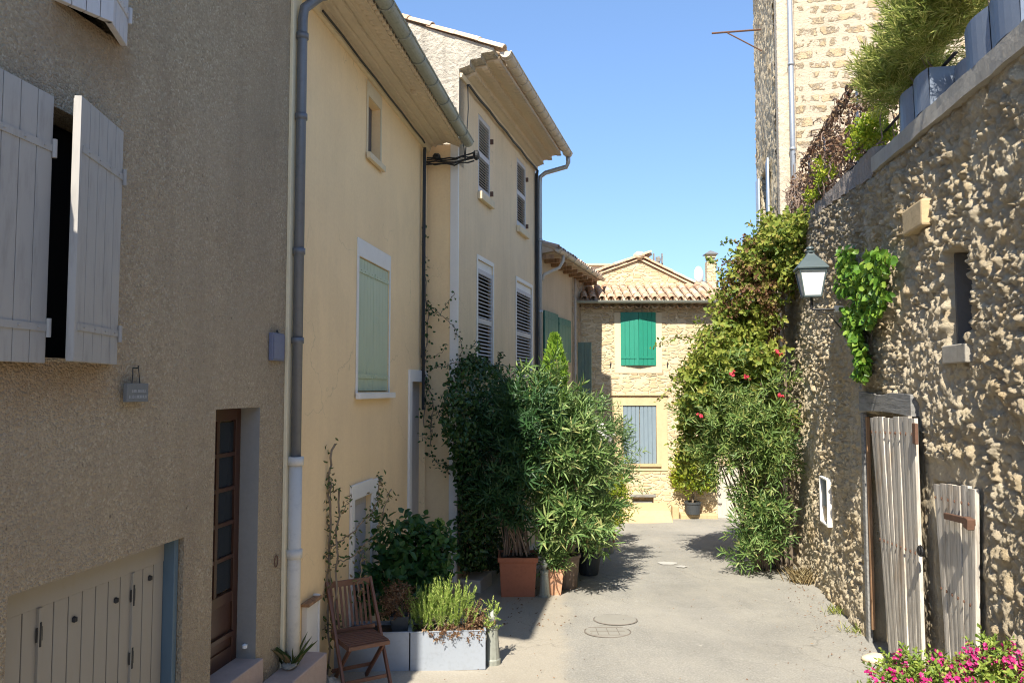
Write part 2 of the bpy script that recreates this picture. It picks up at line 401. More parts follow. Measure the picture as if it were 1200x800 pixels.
M['zinc']=painted('zinc_pipe',(.40,.42,.44),.45,.5,(.22,.23,.25),grain=False,metal=.65)
M['pipe']=painted('downpipe_grey',(.16,.165,.18),.5,.5,(.10,.10,.11),grain=False,metal=.3)
M['zincdark']=painted('zinc_weathered',(.30,.31,.27),.6,.6,(.14,.15,.12),grain=False,metal=.3)
M['gutterpale']=painted('gutter_pale',(.50,.43,.34),.6,.5,(.25,.2,.15),grain=False)
M['planter']=painted('planter_galvanised',(.34,.375,.43),.5,.35,(.2,.21,.22),grain=False,metal=.25)
M['bluebox']=painted('planter_blue_grey',(.15,.18,.235),.45,.4,grain=False,metal=.1)
M['cable']=painted('cable_black',(.02,.02,.02),.6,.2,grain=False)
M['paleblue']=painted('shutter_paint_pale_blue',(.42,.48,.55),.5,.25)
M['terracotta']=painted('terracotta',(.42,.15,.08),.8,.5,(.25,.09,.05),grain=False)
M['terra2']=painted('terracotta_pale',(.50,.26,.15),.85,.5,(.6,.5,.4),grain=False)
M['brownpot']=painted('brown_glazed_pot',(.17,.12,.09),.6,.4,grain=False)
M['darkpot']=painted('dark_plastic_pot',(.045,.05,.055),.6,.3,grain=False)
M['whitepot']=painted('pale_pot',(.6,.57,.52),.8,.4,grain=False)
M['soil']=plaster('soil',(.06,.045,.03),.3,0,b_scale=30,b_str=1,b_dist=.02)
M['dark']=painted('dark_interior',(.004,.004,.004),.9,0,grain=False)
M['darkwood']=painted('dark_window_wood',(.12,.10,.09),.7,.4)
M['step']=plaster('step_stone',(.42,.32,.27),.12,.1,b_scale=22,b_str=.5,b_dist=.01)
M['limestone']=plaster('cut_limestone',(.52,.39,.22),.15,.2,b_scale=18,b_str=.6,b_dist=.012)
M['surround']=plaster('window_surround',(.68,.56,.38),.06,.12,b_scale=25,b_str=.25)
M['oststone']=plaster('window_surround_ochre',(.62,.47,.28),.14,.2,b_scale=18,b_str=.4)
M['concrete']=plaster('coping_concrete',(.37,.335,.28),.15,.4,(.14,.13,.11),b_scale=26,b_str=.6,b_dist=.008)
M['quoin']=plaster('quoin_stone',(.56,.47,.35),.2,.35,(.25,.21,.16),b_scale=9,b_str=1.0,b_dist=.05,spots=.4)
M['darkcop']=plaster('coping_lichened',(.27,.23,.20),.25,.5,(.09,.08,.07),b_scale=14,b_str=1,b_dist=.03,spots=.6)
M['pale_render']=plaster('pale_render',(.55,.50,.43),.08,.2,b_scale=20,b_str=.3)
M['slot_shade']=plaster('slot_jamb_shade_paint',(.13,.12,.11),.2,.3,b_scale=12,b_str=.8,b_dist=.02)  # dark colour standing in for shade on the slot's far jamb
M['oldwood']=weathered('weathered_planks',(.52,.475,.41),(.20,.17,.14),(.36,.24,.14))
M['greywood']=weathered('grey_lintel_wood',(.24,.235,.225),(.1,.1,.1),(.2,.18,.15),False)
M['brownwood']=weathered('brown_frame_wood',(.33,.19,.10),(.14,.08,.04),(.4,.3,.2))
M['bark']=weathered('bark',(.22,.17,.12),(.10,.075,.05),(.3,.25,.2))
M['drybark']=weathered('dry_vine_stems',(.24,.17,.13),(.10,.06,.045),(.35,.27,.2))
M['wash_white']=painted('dish_white',(.8,.8,.78),.4,.05,grain=False)
M['slate']=painted('slate_plaque',(.16,.165,.165),.6,.3,grain=False)
M['ink']=painted('faded_letters',(.42,.42,.42),.7,.3,grain=False)
M['bluemetal']=painted('blue_grey_box',(.15,.165,.24),.5,.3,grain=False)
M['stonefar']=stone('far_house_rubble',[(.1,(.54,.39,.22)),(.5,(.62,.48,.29)),(.9,(.68,.54,.35))],(.68,.55,.37),.24,.085,.045,.13,.9,.03)
M['stoneD']=coursed('tower_rubble',1,(.47,.33,.17),(.56,.44,.28),(.56,.465,.34),.40,.21,.05,.27,1.0,.04,.78)
M['stoneDs']=stone('tower_side_rubble',[(.1,(.48,.39,.26)),(.5,(.60,.49,.33)),(.9,(.46,.38,.27))],(.58,.49,.36),.22,.14,.07,.2,1.2,.05,.15)
M['stoneC']=stone('small_house_rubble',[(.1,(.34,.25,.17)),(.9,(.42,.33,.22))],(.4,.33,.24),.3,.16,.08,.15,1,.04)
def tilemat(name,stops,lich=.5):
    m,n,bs,_=nt(name); g=N(n,'ShaderNodeNewGeometry'); cc=ramp(n,g.outputs['Random Per Island'],stops)
    l=ramp(n,noise(n,coords(n),7,6,.7),[(.48,0),(.62,1)]); cc=mix(n,math_(n,'MULTIPLY',l,lich),cc,(.50,.46,.36))
    d=ramp(n,noise(n,coords(n),11,5,.7),[(.58,0),(.72,1)]); cc=mix(n,math_(n,'MULTIPLY',d,lich),cc,(.12,.10,.08))
    n.links.new(cc,bs.inputs['Base Color']); bs.inputs['Roughness'].default_value=.9
    bump(n,bs,noise(n,coords(n),40,5,.6),.5,.006); return m
M['tile']=tilemat('roman_tiles',[(0,(.46,.27,.16)),(.4,(.58,.38,.24)),(.7,(.62,.48,.34)),(1,(.38,.23,.15))],.7)
M['tileold']=tilemat('roman_tiles_old',[(0,(.40,.24,.16)),(.5,(.50,.38,.28)),(1,(.30,.2,.15))],.6)

def mat_lampglass():
    m,n,b,_=nt('frosted_lamp_glass'); b.inputs['Base Color'].default_value=(.82,.82,.8,1); b.inputs['Roughness'].default_value=.25
    b.inputs['Transmission Weight'].default_value=.15; return m
M['lampglass']=mat_lampglass()
def mat_glass():
    m,n,b,_=nt('window_glass'); b.inputs['Base Color'].default_value=(.02,.025,.03,1); b.inputs['Roughness'].default_value=.12
    b.inputs['Specular IOR Level'].default_value=.25; return m
M['glass']=mat_glass()
def mat_road():
    m,n,b,_=nt('worn_asphalt'); v=coords(n)
    f=noise(n,v,.55,6,.6,.4); cc=ramp(n,f,[(.30,(.20,.19,.165)),(.5,(.288,.272,.238)),(.70,(.37,.345,.30))])
    sp_=noise(n,v,55,5,.75); cc=mix(n,.42,cc,ramp(n,sp_,[(.3,(.10,.097,.088)),(.5,(.28,.27,.245)),(.72,(.58,.56,.51))]))
    med=ramp(n,noise(n,coords(n,(1,.35,1)),2.2,5,.65),[(.45,0),(.7,1)]); cc=mix(n,math_(n,'MULTIPLY',med,.35),cc,(.40,.37,.31))
    # repair trench: a paler band down the left side
    sx=N(n,'ShaderNodeSeparateXYZ'); n.links.new(v,sx.inputs[0])
    edge=math_(n,'ADD',sx.outputs[0],math_(n,'MULTIPLY',math_(n,'SUBTRACT',noise(n,v,1.7,4),.5),.5))
    band=ramp(n,math_(n,'SUBTRACT',edge,math_(n,'MULTIPLY',sx.outputs[1],.06)),[(.0,1),(.12,0)])
    cc=mix(n,math_(n,'MULTIPLY',band,.45),cc,(.44,.38,.29))
    vo=N(n,'ShaderNodeTexVoronoi',feature='DISTANCE_TO_EDGE'); vo.inputs['Scale'].default_value=.55
    wv=N(n,'ShaderNodeVectorMath',operation='MULTIPLY_ADD'); nn=N(n,'ShaderNodeTexNoise'); nn.inputs['Scale'].default_value=2.2; nn.inputs['Detail'].default_value=6; n.links.new(v,nn.inputs['Vector'])
    n.links.new(nn.outputs[1],wv.inputs[0]); wv.inputs[1].default_value=(.6,.6,.6); n.links.new(v,wv.inputs[2]); n.links.new(wv.outputs[0],vo.inputs['Vector'])
    cr=ramp(n,vo.outputs['Distance'],[(.0,1),(.008,0)]); crm=math_(n,'MULTIPLY',cr,ramp(n,noise(n,v,.8,3),[(.48,0),(.6,.8)]))
    cc=mix(n,math_(n,'MULTIPLY',crm,.75),cc,(.16,.15,.13))
    pb=ramp(n,noise(n,v,9,5,.6),[(.66,0),(.72,1)]); cc=mix(n,math_(n,'MULTIPLY',pb,.5),cc,(.5,.47,.41))
    n.links.new(cc,b.inputs['Base Color']); b.inputs['Roughness'].default_value=.92
    p=bump(n,b,sp_,.7,.006); p=bump(n,b,noise(n,v,1.5,4),.4,.05,p); return m
M['road']=mat_road()
M['groundm']=plaster('dry_earth',(.34,.28,.2),.2,0,b_scale=12,b_str=.5,b_dist=.02)
# ================================================================== frames of the facades
AL=math.atan
G=Frame((-1.877,6.55),math.pi/2-AL(.145))
A=Frame((-1.877,6.55),math.pi/2-AL(.129))
B=Frame((-.776,11.45),math.pi/2-AL(.253))
UB=B.u(628,300)                                        # length of the cream house
pe=B.W(UB,0,0); C=Frame((pe.x,pe.y),math.pi/2-AL(.323))
UA=A.u(499.5,300)
WR=Frame((4.976,14.5),-math.pi/2-AL(.18))              # right hand wall, x runs towards the camera
DF=Frame((4.976,14.5),-AL(.18))                        # tower front
FH=Frame((1.94,20.5),0.0)
def root(name,label,cat,fr,group=None): return thing(name,label,cat,fr.o,fr.a,group)

# ================================================================== ground and road
def sheet(name,mat,xs,ys,zoff,fn=None):
    mb=MB(); V=[];F=[]
    for y in ys:
        for x in xs: V.append((x,y,gz(y)+zoff+(fn(x,y) if fn else 0)))
    w=len(xs)
    for j in range(len(ys)-1):
        for i in range(w-1): F.append((j*w+i,j*w+i+1,(j+1)*w+i+1,(j+1)*w+i))
    mb.v=V; mb.f=F; o=build(name,mb,mat,smooth=True); o['kind']='structure'; return o
sheet('ground',M['groundm'],[-600,-60,-20,-8,8,20,60,600],[-600,-60,-6,21.5,60,600],-.02)
def rb(x,y):
    import math as m
    return .012*m.sin(x*1.3+y*.7)+.008*m.sin(x*2.9-y*1.9+1)+ (.02 if abs(x)>9 else 0)*0
xs=[-7+.25*i for i in range(61)]; ys=[-5.5+.25*i for i in range(108)]
sheet('road',M['road'],xs,ys,.004,rb)

# ================================================================== helpers for facade parts
def planks(u0,u1,z0,z1,y0,y1,n,gap=.004,rail=False,seed=0,jit=0):
    mb=MB(); rd=random.Random(seed); w=(u1-u0)/n
    for i in range(n):
        j=rd.uniform(-jit,jit); k=rd.uniform(-jit,jit)
        mb.box(u0+i*w+gap/2,u0+(i+1)*w-gap/2,y0+rd.uniform(0,.3)*jit*.2,y1,z0+j,z1+k)
    mb.box(u0+.01,u1-.01,y1-.002,y1+.006,z0+.01+jit,z1-.01-jit)
    return mb
def strap(u0,u1,z,y,h=.035,t=.006):
    mb=MB(); mb.box(u0,u1,y-t,y,z-h/2,z+h/2)
    n=4
    for i in range(n):
        x=u0+(u1-u0)*(i+.5)/n; mb.lathe((x,y-t-.002,z),[(.001,-.005),(.006,-.003),(.006,.003),(.001,.005)],6)
    return mb
def louvre(u0,u1,z0,z1,y0,y1,n,stile=.045,mid=True,leaves=1):
    mb=MB(); W=(u1-u0)/leaves
    for k in range(leaves):
        a=u0+k*W+.003; b=a+W-.006
        mb.box(a,a+stile,y0,y1,z0,z1); mb.box(b-stile,b,y0,y1,z0,z1)
        rails=[z0,z1-.07]; 
        if mid: rails.append((z0+z1)/2-.035)
        mb.box(a+stile,b-stile,y0+.002,y1-.002,z0,z0+.09); mb.box(a+stile,b-stile,y0+.002,y1-.002,z1-.07,z1)
        spans=[(z0+.09,z1-.07)]
        if mid:
            zm=(z0+z1)/2; mb.box(a+stile,b-stile,y0+.002,y1-.002,zm-.04,zm+.04); spans=[(z0+.09,zm-.04),(zm+.04,z1-.07)]
        tot=sum(q-p for p,q in spans)
        for p,q in spans:
            m=max(2,round(n*(q-p)/tot)); st=(q-p)/m
            for i in range(m):
                zc=p+st*(i+.5); y_=(y0+y1)/2; h=st*.27; d=(y1-y0)*.45
                s=len(mb.v)
                mb.v+=[(a+stile,y_-d,zc-h),(b-stile,y_-d,zc-h),(b-stile,y_-d+.008,zc-h-.004),(a+stile,y_-d+.008,zc-h-.004),
                       (a+stile,y_+d,zc+h),(b-stile,y_+d,zc+h),(b-stile,y_+d+.008,zc+h-.004),(a+stile,y_+d+.008,zc+h-.004)]
                mb.f+=[(s,s+1,s+5,s+4),(s+3,s+7,s+6,s+2),(s,s+3,s+2,s+1),(s+4,s+5,s+6,s+7),(s,s+4,s+7,s+3),(s+1,s+2,s+6,s+5)]
    return mb
def frame_mb(ua,ub,za,zb,w,y0,y1,sill=None,wt=None):
    wt=wt or w; mb=MB()
    mb.box(ua-w,ua,y0,y1,za-w,zb+wt); mb.box(ub,ub+w,y0,y1,za-w,zb+wt)
    mb.box(ua,ub,y0,y1,zb,zb+wt); mb.box(ua,ub,y0,y1,za-w,za); return mb
def gutter_mb(u0,u1,y,z,r=.075,step=.62):
    mb=MB(); n=10; L=[(u0,)]
    b=len(mb.v); pts=[]
    for u in (u0,u1):
        for rr in (r,r-.008):
            for j in range(n+1):
                t=math.pi+math.pi*j/n
                mb.v.append((u,y+math.cos(t)*rr,z+math.sin(t)*rr))
    m=n+1
    for j in range(n):
        mb.f.append((b+j,b+j+1,b+2*m+j+1,b+2*m+j)); mb.f.append((b+m+j+1,b+m+j,b+3*m+j,b+3*m+j+1))
    for e in (0,2*m):                      # end caps
        mb.f.append(tuple(b+e+j for j in range(m)))
    mb.tube([(u0,y-r,z),(u1,y-r,z)],.012,6)
    k=int((u1-u0)/step)
    for i in range(k+1):
        u=u0+.1+i*step
        if u>u1-.05: break
        mb.tube([(u,y+math.cos(math.pi+math.pi*j/8)*(r+.006),z+math.sin(math.pi+math.pi*j/8)*(r+.006)) for j in range(9)],.009,5)
    return mb
def eave_tiles(u0,u1,y,z,slope,rows=3,pitch=.215,under=True,seed=0,L=.42):
    mb=MB(); rd=random.Random(seed); ax=Vector((0,1,slope)).normalized(); up=Vector((0,-slope,1)).normalized()
    n=int((u1-u0)/pitch)
    for i in range(n+1):
        u=u0+i*pitch
        for r in range(rows):
            j=Vector((rd.uniform(-.008,.008),rd.uniform(-.015,.015),rd.uniform(-.004,.004)))
            p=Vector((u,y,z))+ax*(r*(L-.09))+up*.02*0+j
            if under: mb.tile(p+up*.045-ax*.0,ax,up,.088,.075,L,False)
            if u+pitch/2<u1+.02: mb.tile(p+Vector((pitch/2,0,0))+up*.06,ax,up,.092,.076,L,True)
    return mb
def pipe_clips(mb,path_z,u,y,r):
    for z in path_z: mb.tube([(u,y,z-.02),(u,y,z+.02)],r,10)

# ================================================================== GREY HOUSE
gh=root('grey_house','grey roughcast house with half-open plank shutters, brown door and low beige garage door','house',G)
uw0=G.u(52,250); uw1=G.u(131,300); zt=G.z(131,158); zb=G.z(129,427)
ug0=G.u(9,697); ug1=G.u(216,629); zg=G.z(216,629)
ud0=G.u(253,480); ud1=G.u(305,480); zd1=G.z(303,477); zd0=.56
uu0=G.u(62,2); uu1=G.u(138,52); zu=G.z(141,54)
ustart=-3.6
GT=7.05
holes=[(uw0,uw1,zb+.02,zt,.22),(ug0,ug1,-.6,zg,.16),(ud0,ud1,zd0,zd1,.20),(uu0,uu1,zu+.02,zu+1.3,.22)]
M['grey']=mat_roughcast([(uw0-.75,uw1+.2,zb-.02,.30),(uu0-.15,uu1+.2,zu,.30)])
build('wall',wall_mesh(ustart,0,-.8,GT,6.5,holes),M['grey'],gh)
# dark interiors behind the windows
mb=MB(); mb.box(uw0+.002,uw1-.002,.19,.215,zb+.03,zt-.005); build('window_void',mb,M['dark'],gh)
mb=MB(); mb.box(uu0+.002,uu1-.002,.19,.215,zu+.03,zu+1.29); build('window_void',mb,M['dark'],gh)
def leaf(u0,u1,z0,z1,n,pivot,ang,mat,parent,y0=-.035,y1=0,name='shutter',straps=True,seed=0):
    mb=planks(u0,u1,z0,z1,y0,y1,n,.005,seed=seed); mb.rotz(pivot,ang)
    o=build(name,mb,mat,parent,bevel=.002)
    if straps:
        for zz in (z1-.22*(z1-z0)*.9,z0+.13*(z1-z0)):
            m2=strap(min(u0,u1)+.03,max(u0,u1),zz,y0); m2.tube([(pivot[0],y0-.01,zz-.045),(pivot[0],y0-.01,zz+.045)],.012,8)
            m2.rotz(pivot,ang); build('hinge_strap',m2,mat,o)
    return o
# right leaf stands ajar, hinged on its far side
leaf(uw1-.54,uw1+.02,zb,zt+.03,5,(uw1+.02,-.02),R(15),M['shutgrey'],gh,seed=1)
# left leaf folded open flat on the wall
ul=G.u(47,250); leaf(ul-.55,ul,zb-.01,zt+.02,5,(ul,-.03),R(2),M['shutgrey'],gh,seed=2,y0=-.055,y1=-.02)
# upper pair, peaked outwards
leaf(uu0-.01,uu0+.29,zu,zu+1.35,4,(uu0-.01,-.02),R(-22),M['shutlilac'],gh,seed=3,straps=False)
leaf(uu1-.28,uu1+.03,zu,zu+1.35,4,(uu1+.03,-.02),R(20),M['shutlilac'],gh,seed=4)
# garage door
gd=MB(); 
n=13; w=(ug1-.06-ug0)/n
top=zg-.01; rail=.13
for i in range(n):
    a=ug0+i*w; gd.box(a+.004,a+w-.004,.10,.135,-.55,top-rail)
gd.box(ug0,ug1-.06,.098,.13,top-rail,top); gd.box(ug0,ug1-.06,.125,.15,-.55,top-.02)
for i in (3,10): gd.box(ug0+i*w-.012,ug0+i*w+.012,.085,.11,-.55,top-rail+.0)
g_o=build('garage_door',gd,M['garage'],gh,bevel=.002)
for i in (3,10):
    for zz in (top-.26,top-.62): 
        m2=MB(); m2.tube([(ug0+i*w,.088,zz-.06),(ug0+i*w,.088,zz+.06)],.008,7); m2.box(ug0+i*w-.022,ug0+i*w+.022,.090,.0935,zz-.035,zz+.035); build('hinge',m2,M['iron'],g_o)
for i,zz in ((.6,top-.24),(5.4,top-.26),(8.6,top-.25),(11.6,top-.2),(6.9,top-1.0)):
    m2=MB(); m2.lathe((ug0+i*w,.096,zz),[(.001,-.018),(.016,-.01),(.016,.01),(.001,.018)],8); build('bolt_head',m2,M['iron'],g_o)
m2=MB(); m2.box(ug1-.058,ug1-.012,.03,.15,-.55,top); m2.box(ug1-.035,ug1-.003,.06,.15,-.55,top-.003); build('door_jamb',m2,M['bluejamb'],gh,bevel=.003)
# entrance door with glass panes
dm=MB(); y0,y1=.155,.195; st=.075
dm.box(ud0+.003,ud0+st,y0,y1,zd0+.005,zd1-.005); dm.box(ud1-st,ud1-.003,y0,y1,zd0+.005,zd1-.005)
um=(ud0+ud1)/2
rails=[zd0+.005,zd0+.33,zd0+.62]; H=zd1-.005
dm.box(ud0+st,ud1-st,y0+.002,y1,H-.09,H); dm.box(ud0+st,ud1-st,y0+.002,y1,zd0+.005,zd0+.12)
dm.box(ud0+st,ud1-st,y0+.015,y1-.005,zd0+.12,zd0+.45); dm.box(ud0+st,ud1-st,y0-.012,y1,zd0+.2,zd0+.235)
dm.box(ud0+st,ud1-st,y0+.002,y1,zd0+.45,zd0+.53); dm.box(um-.02,um+.02,y0+.002,y1,zd0+.53,H-.09)
pz=[zd0+.53+(H-.09-zd0-.53)*i/5 for i in range(6)]
for z in pz[1:-1]: dm.box(ud0+st,ud1-st,y0+.004,y1,z-.015,z+.015)
d_o=build('entrance_door',dm,M['doorwood'],gh,bevel=.003)
for i in range(5):
    for a,b in ((ud0+st,um-.02),(um+.02,ud1-st)):
        q=MB(); q.box(a+.002,b-.002,.175,.18,pz[i]+.016,pz[i+1]-.016); build('pane',q,M['glass'],d_o)
q=MB(); q.tube([(ud0+.04,y0-.05,zd0+.95),(ud0+.04,y0-.05,zd0+1.08)],.012,7); q.box(ud0+.02,ud0+.06,y0-.008,y0,zd0+.88,zd0+1.12); q.tube([(ud0+.04,y0,zd0+1.02),(ud0+.04,y0-.05,zd0+1.02)],.009,6); build('handle',q,M['wash_white'],d_o)
q=MB(); q.box(ud1-.004,ud1-.001,.002,.153,zd0+.002,zd1-.002); build('reveal',q,M['reveal'],gh)
q=MB(); q.lathe((ud1-.02,.08,zd0+.1),[(.001,-.02),(.02,-.012),(.022,.01),(.001,.02)],8); build('door_stop',q,M['wash_white'],gh)
q=MB(); q.box(ud0-.03,ud1+.03,-.05,.20,.35,zd0+.004); build('threshold',q,M['step'],gh,bevel=.008)
q=MB(); q.box(ud0-.35,.42,-.24,-.002,-.6,.355); build('doorstep',q,M['step'],gh,bevel=.012)
# eaves of the grey house
q=MB(); q.prism([(-.50,GT-.06),(-.50,GT),(3.2,GT+1.1),(6.9,GT),(6.9,GT-.06),(3.2,GT+1.0)],ustart-.55,-.01); build('roof',q,M['tileold'],gh)
build('roof_tiles',eave_tiles(ustart-.5,-.15,-.54,GT+.0,.3,2,seed=3),M['tileold'],gh)
build('gutter',gutter_mb(ustart-.55,-.02,-.58,GT-.02),M['zincdark'],gh)
# unseen low building nearer the camera, added to shape the shadow by the planters
lh=thing('unseen_shadow_block','unseen low building added to shape the street shadow at the near end of the grey house','house',G.W(ustart-.02,0,0),G.a)
q=wall_mesh(-6.5,0,-.8,4.2,5,[(-4.6,-3.6,0.1,2.2,.12)]); build('wall',q,M['ochre'],lh)
q=planks(-4.59,-3.61,.1,2.19,.06,.10,7); build('door',q,M['darkgreen'],lh)
q=MB(); q.prism([(-.05,4.202),(-.05,4.28),(2.5,4.9),(5.1,4.28),(5.1,4.202)],-6.6,-.03); build('roof',q,M['tileold'],lh)

# plaque and meter box on the grey wall
def on(fr,px,py,off=0):
    u,z=fr.hit(px,py,off); return u,z
ua,za=on(G,139,471); ub,zb2=on(G,165,449)
hs=thing('hanging_sign','small slate plaque with two faded lines hanging from a wire on the grey wall','sign',G.W(ua,0,za),G.a)
L=ub-ua; Hh=zb2-za
q=MB(); q.box(0,L,-.05,-.025,0,Hh); build('plaque',q,M['slate'],hs,bevel=.003)
q=MB(); q.tube([(L*.35,-.03,Hh),(L*.42,-.025,Hh+.05),(L*.45,-.02,Hh+.085),(L*.72,-.02,Hh+.085),(L*.72,-.03,Hh)],.003,5); q.tube([(L*.6,0,Hh+.087),(L*.6,-.035,Hh+.087),(L*.6,-.035,Hh+.1)],.004,5); build('wire_hook',q,M['iron'],hs)
q=MB(); rd=random.Random(5)
for row,(z0_,z1_,a,b) in enumerate(((Hh*.5,Hh*.66,.22,.88),(Hh*.2,Hh*.36,.1,.94))):
    x=L*a
    while x<L*b:
        w_=rd.choice((.006,.008,.010)); k=rd.random()
        q.box(x,x+.0022,-.0515,-.0502,z0_,z1_)
        if k>.3: q.box(x,x+w_*.7,-.0515,-.0502,z1_-.003,z1_)
        if k<.6: q.box(x,x+w_*.7,-.0515,-.0502,z0_,z0_+.003)
        if k>.5: q.box(x+w_*.6,x+w_*.6+.0022,-.0515,-.0502,z0_,z1_)
        x+=w_+.004
build('lettering',q,M['ink'],hs)
ua,za=on(G,314,422); ub,zb2=on(G,332,392)
mbx=thing('letter_box','small blue-grey metal box fixed to the grey wall near its corner','letter box',G.W(ua,0,za),G.a)
q=MB(); q.box(0,ub-ua-.06,-.04,-.002,0,zb2-za); build('box_body',q,M['bluemetal'],mbx,bevel=.006)
q=MB(); q.box(.01,ub-ua-.07,-.046,-.0405,.012,zb2-za-.012); build('lid',q,M['bluemetal'],mbx,bevel=.004)
q=MB(); q.tube([(.07,-.03,zb2-za),(.09,-.03,zb2-za+.025),(.11,-.03,zb2-za)],.004,5); build('hook',q,M['iron'],mbx)
q=MB()
c=G.W(G.u(322,650),-.012,G.z(322,657)); ring=[c+G.d*(.03*math.cos(t))+Vector((0,0,.045*math.sin(t))) for t in [i*math.pi/8 for i in range(17)]]
q.tube(ring,.005,5,cap=False); o=build('wall_ring',q,M['rust'],loc=c); tag(o,'rusty iron ring on the grey wall right of the brown door','ring')

# ================================================================== YELLOW HOUSE
yh=root('yellow_house','yellow limewashed house with pale green shutters under a wide whitish soffit','house',A)
ZS=A.z(499,175)
wa=(A.u(431,120),A.u(445.5,120),A.z(438,184),A.z(438,120))
ws=(A.u(420,300),A.u(456,320),A.z(420,459),A.z(421,300))
dt=(A.u(481,447),A.u(499,447),A.g(3.9)+.1,A.z(481,447))
ds=(A.u(413,590),A.u(434,590),A.g(1.9)+.02,A.z(420,583))
YT=ZS
build('wall',wall_mesh(0,UA,-.9,YT,6.5,[(wa[0],wa[1],wa[2],wa[3],.16),(ws[0],ws[1],ws[2],ws[3],.05),(dt[0],dt[1],dt[2],dt[3],.14),(ds[0],ds[1],ds[2],ds[3],.10)]),M['yellow'],yh)
q=MB(); q.box(-.004,A.u(345.5,300),-.03,-.001,-.8,YT-.02); build('corner_band',q,M['band'],yh,bevel=.004)
# attic window
q=frame_mb(*wa[:2],wa[2],wa[3],.05,-.012,-.001,wt=.16); w_o=build('window_surround',q,M['surround'],yh,bevel=.003)
q=MB(); q.box(wa[0]-.07,wa[1]+.07,-.06,-.013,wa[2]-.1,wa[2]-.03); build('window_sill',q,M['surround'],w_o,bevel=.006)
q=MB(); q.box(wa[0]+.002,wa[1]-.002,.10,.13,wa[2]+.002,wa[3]-.002); build('window_board',q,M['darkwood'],w_o)
# shuttered window
q=MB(); f=.055
q.box(ws[0]-f,ws[0],-.014,-.001,ws[2]-.02,ws[3]+.19); q.box(ws[1],ws[1]+f*.6,-.014,-.001,ws[2]-.02,ws[3]+.19); q.box(ws[0],ws[1],-.014,-.001,ws[3],ws[3]+.19)
w_o=build('window_surround',q,M['white'],yh,bevel=.003)
q=MB(); q.box(ws[0]-.09,ws[1]+.09,-.07,-.015,ws[2]-.075,ws[2]-.01); build('window_sill',q,M['white'],w_o,bevel=.006)
mid=(ws[0]+ws[1])/2
for k,(a,b) in enumerate(((ws[0]+.003,mid-.003),(mid+.003,ws[1]-.003))):
    q=planks(a,b,ws[2]+.01,ws[3]-.008,.008,.035,5,.006); s_o=build('shutter',q,M['palegreen'],yh,bevel=.002)
    for zz in (ws[3]-.14,ws[2]+.17):
        q=strap(a+.02,b-.02,zz,.008,.05,.012) ; build('hinge_strap',q,M['palegreen'],s_o)
# tall door
q=MB(); q.box(dt[0]-.13,dt[0],-.03,-.001,dt[2],dt[3]+.16); q.box(dt[0],dt[1]+.0,-.03,-.001,dt[3],dt[3]+.16); build('door_surround',q,M['white'],yh,bevel=.004)
q=planks(dt[0]+.004,dt[1]-.004,dt[2]+.01,dt[3]-.004,.09,.125,4,.003); t_o=build('tall_door',q,M['shutlilac'],yh,bevel=.002)
# small cellar door
q=MB(); q.box(ds[0]-.10,ds[0],-.03,-.001,ds[2],ds[3]+.16); q.box(ds[1],ds[1]+.22,-.028,-.001,ds[2],ds[3]+.14); q.box(ds[0],ds[1],-.03,-.001,ds[3],ds[3]+.16); build('door_surround',q,M['white'],yh,bevel=.005)
q=MB(); q.box(ds[0]+.004,ds[1]-.004,.05,.09,ds[2]+.01,ds[3]-.005); q.box(ds[0]+.06,ds[1]-.06,.044,.0495,ds[2]+.1,ds[3]-.1); s_o=build('cellar_door',q,M['shutlilac'],yh,bevel=.004)
q=MB(); q.box(ds[0]+.05,ds[0]+.14,.02,.043,ds[3]-.42,ds[3]-.32); q.lathe((ds[0]+.095,.018,ds[3]-.37),[(.001,-.016),(.014,-.01),(.014,.01),(.001,.016)],8); build('lock',q,M['iron'],s_o)
# meter niche
um0,um1=A.u(353,740),A.u(366,740)
q=MB(); q.box(um0,um1,-.05,-.001,.15,A.z(366,702)); q.box(um1+.001,um1+.03,-.06,-.001,.1,A.z(366,696)); n_o=build('meter_cupboard',q,M['white'],yh,bevel=.004)
q=MB(); q.box(um0-.02,um1+.035,-.075,-.003,A.z(366,702)+.003,A.z(366,702)+.03); build('lid',q,M['brownwood'],n_o,bevel=.003)
# soffit, cornice, roof, gutter
OV=.60
q=MB(); zg_=A.z(543,163,-OV)
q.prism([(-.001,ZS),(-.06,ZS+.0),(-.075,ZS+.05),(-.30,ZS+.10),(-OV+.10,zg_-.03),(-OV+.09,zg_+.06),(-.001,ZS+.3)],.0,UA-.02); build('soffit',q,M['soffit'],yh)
q=MB(); q.prism([(-.002,ZS-.035),(-.045,ZS-.035),(-.06,ZS-.002),(-.002,ZS-.002)],0,UA-.02); build('cornice',q,M['surround'],yh)
rd=random.Random(3)
for k in range(3):
    yy=-.14-.10*k; zz=ZS+.055+.022*k; q=MB(); q.tube([(.02+i*(UA-.06)/30,yy+rd.uniform(-.006,.006),zz+rd.uniform(-.004,.003)) for i in range(31)],.020,6); build('soffit_rib',q,M['soffit'],yh)
q=MB(); q.lathe(A_l:=( A.u(453,92),-.35,ZS+.09),[(.05,0),(.05,-.02),(.03,-.05),(.01,-.06)],10); build('vent_cap',q,M['soffit'],yh)
SL=.30
q=MB(); q.prism([(-OV+.10,zg_+.065),(3.2,zg_+.065+SL*(3.2+OV)),(6.6,zg_+.2),(6.5,ZS+.02),(-.0,ZS+.31)],0,UA-.02); build('roof',q,M['tileold'],yh)
build('roof_tiles',eave_tiles(.1,UA-.15,-OV-.0,zg_+.045,SL,3,seed=11),M['tileold'],yh)
q=MB()
for i in range(int(UA/.105)): 
    u=.06+i*.105
    q.tile((u,-OV+.055,zg_+.012),(0,1,.10),(0,0,1),.05,.046,.16,False,5,.016)
build('eave_scallops',q,M['soffit'],yh)
